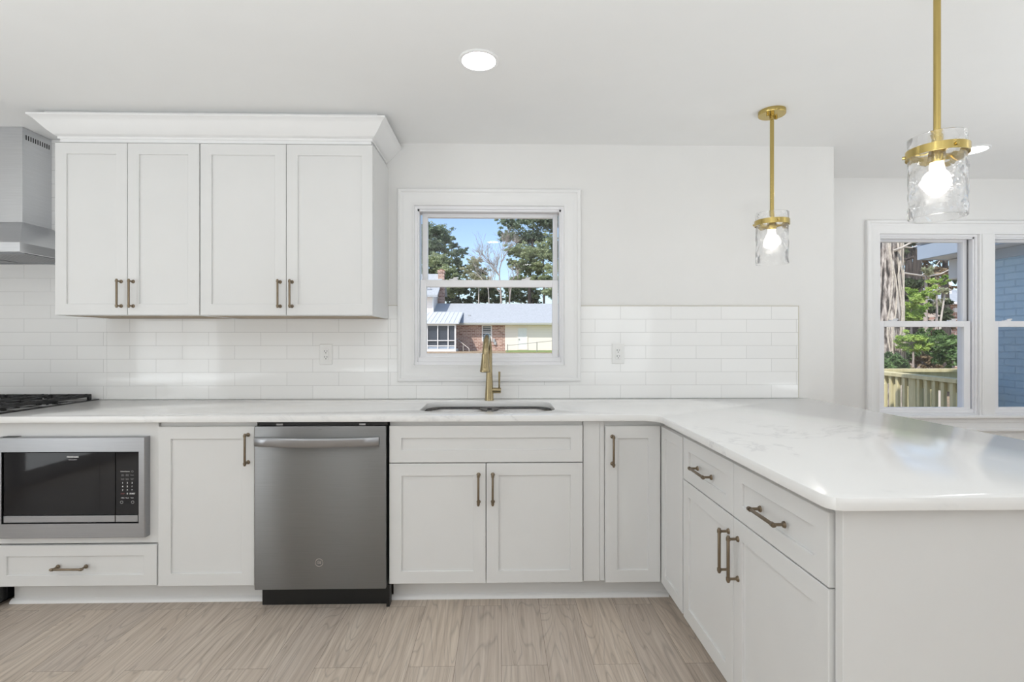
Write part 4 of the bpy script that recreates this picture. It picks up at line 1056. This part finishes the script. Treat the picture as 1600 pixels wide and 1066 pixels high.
for k, (px, lab) in enumerate(((716, 'dark evergreen thicket low behind the roof beside the chimney'), (748, 'dark evergreen low behind the roof under the olive tree'), (790, 'dark evergreen low behind the roof under the bare trees'), (832, 'dark evergreen low behind the right end of the roof'))):
    rnd = random.Random(40 + k)
    tree('evergreen_tree', lab, 74 + 4 * k, [(px, 480), (px + 1, 465), (px, 448)],
         [(px + rnd.uniform(-20, 20), rnd.uniform(449, 474), rnd.uniform(8, 12)) for _ in range(14)], 'deep', 6500, .18, 50 + k, G1, rad=.14)

# woods beyond the dining window
GY = 11.0
b = at(1392, 620, GY); b.z = ground_z(0, GY) - .05
r = empty('pine_tree', 'thick furrowed pine trunk with pale dry vines at the left of the dining window', 'tree', b)
pts = [b, at(1391, 560, GY), at(1389.5, 480, GY), at(1388.5, 400, GY), at(1388, 300, GY), at(1388, 200, GY)]
mb = MB(); mb.tube(pts, [.27, .245, .235, .23, .22, .21], 28); mb.build('trunk', M['bark'], r)
rnd = random.Random(5)
for k in range(8):
    vp = []; a0 = rnd.uniform(.25, .95) if k > 1 else -.6 + .3 * k
    for i in range(15):
        t = i / 14 * (len(pts) - 2); j = int(t); q = pts[j].lerp(pts[min(j + 1, len(pts) - 1)], t - j)
        a = a0 + .25 * math.sin(i * .9 + k) + rnd.uniform(-.06, .06); rr = .262 - .002 * i + rnd.uniform(0, .02)
        vp.append(q + Vector((rr * math.sin(a), -rr * math.cos(a), 0)))
    mb = MB(); mb.tube(vp, .011 + .006 * rnd.random(), 6); mb.build('vine', M['vine'], r)
mb = MB(); mb.tube([at(1397, 392, GY - .2), at(1408, 388, GY - .4), at(1420, 381, GY - .5), at(1440, 372, GY - .6)], [.035, .028, .02, .012], 8); mb.tube([at(1412, 386, GY - .4), at(1425, 387, GY - .4), at(1447, 378, GY - .5)], [.015, .012, .008], 6); mb.build('branch', M['paletwig'], r)

G2 = 'trees in the woods beyond the deck'
def trunk_only(label, Y, path, rad, seed, mat='darkbark', clusters=(), leaf='deep', n=1200):
    return tree('woodland_tree', label, Y, path, clusters, leaf, n, .09, seed, G2, bark=mat, rad=rad, depthvar=.25)
trunk_only('dark straight trunk behind the bright green shrub beyond the dining window', 17, [(1436, 560), (1434, 470), (1433, 400), (1431, 300)], .22, 61, clusters=[(1418, 376, 14), (1448, 380, 10), (1400, 405, 12)])
trunk_only('dark leaning trunk between the thick vine-covered pine and the straight dark trunk', 19, [(1421, 560), (1420, 470), (1420, 400), (1416, 330)], .20, 62, clusters=[(1412, 392, 12), (1426, 372, 12), (1404, 372, 10)])
trunk_only('dark trunk in front of the brick house beyond the deck', 20, [(1479, 570), (1478, 490), (1476, 430), (1480, 350)], .20, 63, clusters=[(1468, 425, 12), (1462, 395, 12), (1490, 432, 9)], leaf='brownleaf')
trunk_only('thin pale grey sapling beside the brick house beyond the deck', 15.05, [(1460, 590), (1463, 520), (1464, 480), (1461, 445)], .05, 64, 'paletwig', clusters=[(1470, 470, 10), (1455, 462, 8)], leaf='olive', n=200)
trunk_only('thin pale forked sapling behind the meeting rail of the dining window', 13, [(1467, 600), (1467, 540), (1470, 500), (1478, 450)], .045, 65, 'paletwig', clusters=[(1476, 455, 8)], leaf='olive', n=120)
trunk_only('mossy grey trunk low behind the bright shrub', 15, [(1447, 600), (1447, 540), (1446, 500), (1447, 430)], .11, 66, 'twig', clusters=[(1450, 425, 8)], leaf='olive', n=200)
mb = MB(); mb.tube([at(1394, 424, 15), at(1420, 428, 15), at(1448, 432, 15.5), at(1470, 428, 16), at(1484, 421, 16)], [.03, .028, .025, .02, .012], 7); mb.tube([at(1405, 426, 15), at(1411, 408, 15)], [.018, .01], 6); mb.tube([at(1440, 430, 15.3), at(1460, 418, 15.6), at(1468, 408, 15.7)], [.016, .012, .008], 6)
tag(mb.build('fallen_branch', M['paletwig'], None, at(1394, 424, 15)), 'long pale bare branch reaching across in front of the dark trunks', 'branch')

def shrub(label, Y, clusters, mat, n, size, seed, flat=.8):
    px = sum(c[0] for c in clusters) / len(clusters)
    return tree('shrub', label, Y, [(px, 590), (px, sum(c[1] for c in clusters) / len(clusters))], clusters, mat, n, size, seed, 'shrubs beyond the deck', bark='twig', rad=.05, depthvar=.35, cat='shrub', crown='foliage', flat=flat)
shrub('bright lime green shrub catching the sun right of the thick pine trunk', 12.5, [(1408, 478, 12), (1418, 488, 12), (1430, 470, 11), (1440, 482, 10), (1402, 492, 10), (1428, 458, 9), (1442, 462, 9), (1424, 496, 12)], 'lime', 3800, .065, 71)
shrub('loose yellow-green shrub under the eave beyond the dining window', 14, [(1458, 450, 9), (1470, 440, 9), (1476, 434, 7), (1452, 438, 7), (1462, 462, 8)], 'lime', 900, .06, 72)
shrub('fresh green shrub low behind the deck rail next to the thick pine trunk', 10.5, [(1408, 530, 9), (1418, 528, 9), (1428, 536, 9), (1440, 530, 9), (1412, 542, 9), (1434, 544, 9), (1448, 540, 8)], 'lime', 2200, .055, 73, .6)
shrub('dark glossy shrub at the foot of the thick pine trunk', 9.6, [(1386, 560, 11), (1396, 568, 11), (1380, 572, 11), (1404, 562, 9), (1412, 572, 9)], 'glossy', 2200, .055, 74)
shrub('large glossy dark green shrub behind the deck rail under the brick house', 9.8, [(1482, 545, 13), (1496, 535, 13), (1500, 560, 14), (1488, 565, 12), (1472, 560, 10), (1512, 540, 14), (1478, 530, 9)], 'glossy', 4200, .055, 75)
shrub('dense dark green shrub in the middle behind the deck rail', 11.5, [(1425, 552, 14), (1445, 552, 14), (1460, 542, 14), (1440, 528, 12), (1462, 525, 12), (1420, 530, 12), (1410, 550, 12), (1455, 565, 12)], 'glossy', 4200, .06, 76)
shrub('dry brown undergrowth behind the deck rail', 10.6, [(1430, 568, 9), (1445, 572, 9), (1455, 562, 9), (1462, 574, 9), (1420, 576, 8), (1440, 560, 8)], 'brownleaf', 1500, .05, 77)
shrub('dark olive thicket behind the bright lime green shrub', 16, [(1405, 440, 13), (1420, 445, 13), (1398, 460, 12), (1412, 465, 12), (1440, 445, 12), (1455, 480, 12), (1470, 490, 12), (1445, 500, 14), (1480, 500, 10), (1400, 500, 14), (1480, 470, 9)], 'deep', 3600, .085, 78)
shrub('tall brown and olive thicket filling the far woods', 22, [(1385, 390, 20), (1410, 400, 18), (1440, 400, 18), (1465, 400, 18), (1490, 420, 14), (1400, 440, 20), (1430, 440, 20), (1460, 445, 18), (1385, 460, 20), (1385, 520, 20), (1420, 520, 22), (1460, 520, 22), (1500, 540, 20), (1390, 360, 16), (1460, 370, 14)], 'brownleaf', 5200, .12, 79)
shrub('dark evergreen backdrop trees in the far woods', 38, [(1380, 380, 22), (1410, 385, 20), (1450, 390, 20), (1480, 400, 18), (1395, 430, 22), (1430, 420, 20), (1465, 430, 20), (1500, 440, 14), (1400, 480, 24), (1440, 480, 24), (1480, 520, 24), (1400, 540, 26), (1440, 550, 26)], 'deep', 6500, .15, 80)

# brick house and grey roof among the trees
Y = 24.0; g = ground_z(0, Y)
r = empty('distant_house', 'small brick house with a grey roof half hidden by trees beyond the deck', 'house', at(1500, 533, Y))
mb = MB(); mb.box(at(1480, 500, Y).x, at(1545, 500, Y).x, Y, Y + 5, g - .1, at(1490, 476, Y).z); mb.build('wall', M['redbrick'], r)
mb = MB(); a = at(1478.5, 500, Y).x; mb.prism([(a, Y - .4, at(1490, 473, Y - .4).z), (a, Y + 2.5, at(1490, 453, Y + 2.5).z), (a, Y + 5.4, at(1490, 473, Y - .4).z)], (6.0, 0, 0)); mb.build('roof', M['shingle'], r)
mb = MB(); mb.box(a, a + 6, Y - .45, Y - .36, at(1490, 475.5, Y - .4).z, at(1490, 472, Y - .4).z); mb.build('fascia', M['white'], r)
p0, p1 = at(1485, 456, Y + 1.6), at(1500, 440, Y + 1.6)
for px in (1484.5, 1498):
    mb = MB(); p = at(px, 450, Y + 1.6); mb.box(p.x - .05, p.x + .05, p.y - .05, p.y + .05, p0.z - .3, p1.z); mb.build('dormer_post', M['white'], r)
mb = MB(); p = at(1493, 483, Y - .05); mb.box(p.x - .09, p.x + .09, Y - .12, Y - .003, p.z - .15, p.z + .05); mb.build('wall_light', M['white'], r)
Y = 32.0; a, b_ = at(1396, 430, Y), at(1427, 410, Y)
r = empty('distant_house', 'blue-grey shingled house roof glimpsed between the far trunks', 'house', (a.x + .6, Y + 1.5, ground_z(0, Y)))
mb = MB(); mb.prism([(a.x, Y, a.z), (b_.x + .2, Y, a.z), (b_.x - .3, Y + 3, b_.z), (a.x + .3, Y + 3, b_.z)], (0, 0, -.15)); mb.build('roof', M['shingle'], r)
mb = MB(); mb.box(a.x + .2, b_.x, Y + .4, Y + 3, ground_z(0, Y) - .1, a.z - .1); mb.build('wall', M['siding'], r)

# ------------------------------------------------------------------ deck railing, blue brick wall and eave of our own house
r = empty('deck_railing', 'pressure treated wooden deck railing turning a corner outside the dining window', 'railing', (4.3, 6.1, -.1))
za, zb = .885, .92
A_, B_ = Vector((4.36, 6.12)), Vector((4.10, 4.45))
d = (B_ - A_).normalized(); n = Vector((-d.y, d.x))
def bar(a, b, w, z0, z1, nm, lo=None):
    dd = (b - a).normalized(); nn = Vector((-dd.y, dd.x)) * w / 2
    mb = MB(); mb.prism([(a.x + nn.x, a.y + nn.y, z0), (b.x + nn.x, b.y + nn.y, z0), (b.x - nn.x, b.y - nn.y, z0), (a.x - nn.x, a.y - nn.y, z0)], (0, 0, z1 - z0)); return mb.build(nm, M['lumber'], r)
bar(A_ - d * .07, B_, .14, za, zb, 'cap_rail'); bar(A_, B_, .038, za - .09, za - .001, 'top_rail'); bar(A_, B_, .038, 0.05, .14, 'bottom_rail')
C_ = Vector((9.5, 6.18))
bar(A_ + Vector((.075, .06)), C_, .14, za, zb, 'cap_rail'); bar(A_ + Vector((.03, .06)), C_, .038, za - .09, za - .001, 'top_rail'); bar(A_ + Vector((.03, .06)), C_, .038, .05, .14, 'bottom_rail')
def post(c, w, z0, z1, nm):
    MB().box(c.x - w / 2, c.x + w / 2, c.y - w / 2, c.y + w / 2, z0, z1, .003).build(nm, M['lumber'], r)
k = 1
while .115 * k < (B_ - A_).length:
    c = A_ + d * .115 * k
    if k != 9: post(c - n * .04, .034, .03, za - .005, 'baluster')
    k += 1
post(A_, .089, -1.0, za - .001, 'post'); post(A_ + d * 1.035, .089, -1.0, za - .001, 'post')
for k in range(1, 30):
    c = A_ + (C_ - A_) * (.16 * k / (C_ - A_).length); c.y += .09
    post(c, .032, .03, za - .005, 'baluster')
for k in (1.8, 3.6): post(A_ + Vector((k, .06)), .089, -1.0, za - .001, 'post')
mb = MB()
for k in range(10): mb.box(4.47, 9.4, 4.66 + .134 * k, 4.785 + .134 * k, -.06, -.02, .002)
mb.box(4.47, 9.4, 4.66, 5.99, -.2, -.061)
tag(mb.build('deck', M['lumber'], None, (6.5, 5.4, -1.0)), 'wooden deck boards behind the railing outside the dining window', 'deck')
mb = MB(); mb.box(4.40, 6.5, DY + .155, 4.63, ground_z(0, 4) - .1, 2.06)
struct(mb.build('wall_outside', M['bluebrick'], None))
r = empty('roof_eave', 'pale blue boxed roof eave with gutter end above the blue brick wall', 'eave', (4.4, 4.9, 2.06))
mb = MB(); mb.box(4.19, 6.5, DY + .36, 5.02, 2.075, 2.10); mb.build('soffit', M['palesoffit'], r)
mb = MB(); mb.box(4.40 - .012, 4.40 - .002, DY + .155, 4.64, 1.985, 2.074, .002); mb.build('frieze_board', M['bluetrim'], r)
mb = MB(); mb.box(4.165, 4.19, DY + .36, 5.045, 2.07, 2.21, .003); mb.box(4.19, 6.5, 5.02, 5.045, 2.07, 2.21, .003); mb.build('fascia', M['bluetrim'], r)
for k, (o, h) in enumerate(((0, 0), (.03, .12))):
    mb = MB(); mb.prism([(4.17, 5.05 + o, 2.21 + h - .12 * (k == 1)), (6.5, 5.05 + o, 3.0 + h), (6.5, 5.05 + o, 2.86 + h), (4.3, 5.05 + o, 2.09 + h)], (0, .03, 0)); mb.build('rake_board', M['bluetrim'], r)
mb = MB(); mb.prism([(4.165, DY + .36, 2.215), (6.5, DY + .36, 3.02), (6.5, DY + .36, 3.06), (4.15, DY + .36, 2.235)], (0, 1.0, 0)); mb.build('roofing', M['shingle'], r)
mb = MB(); mb.box(4.44, 6.0, 4.64, 5.0, 1.87, 2.07, .01); mb.build('boxed_return', M['palesoffit'], r)
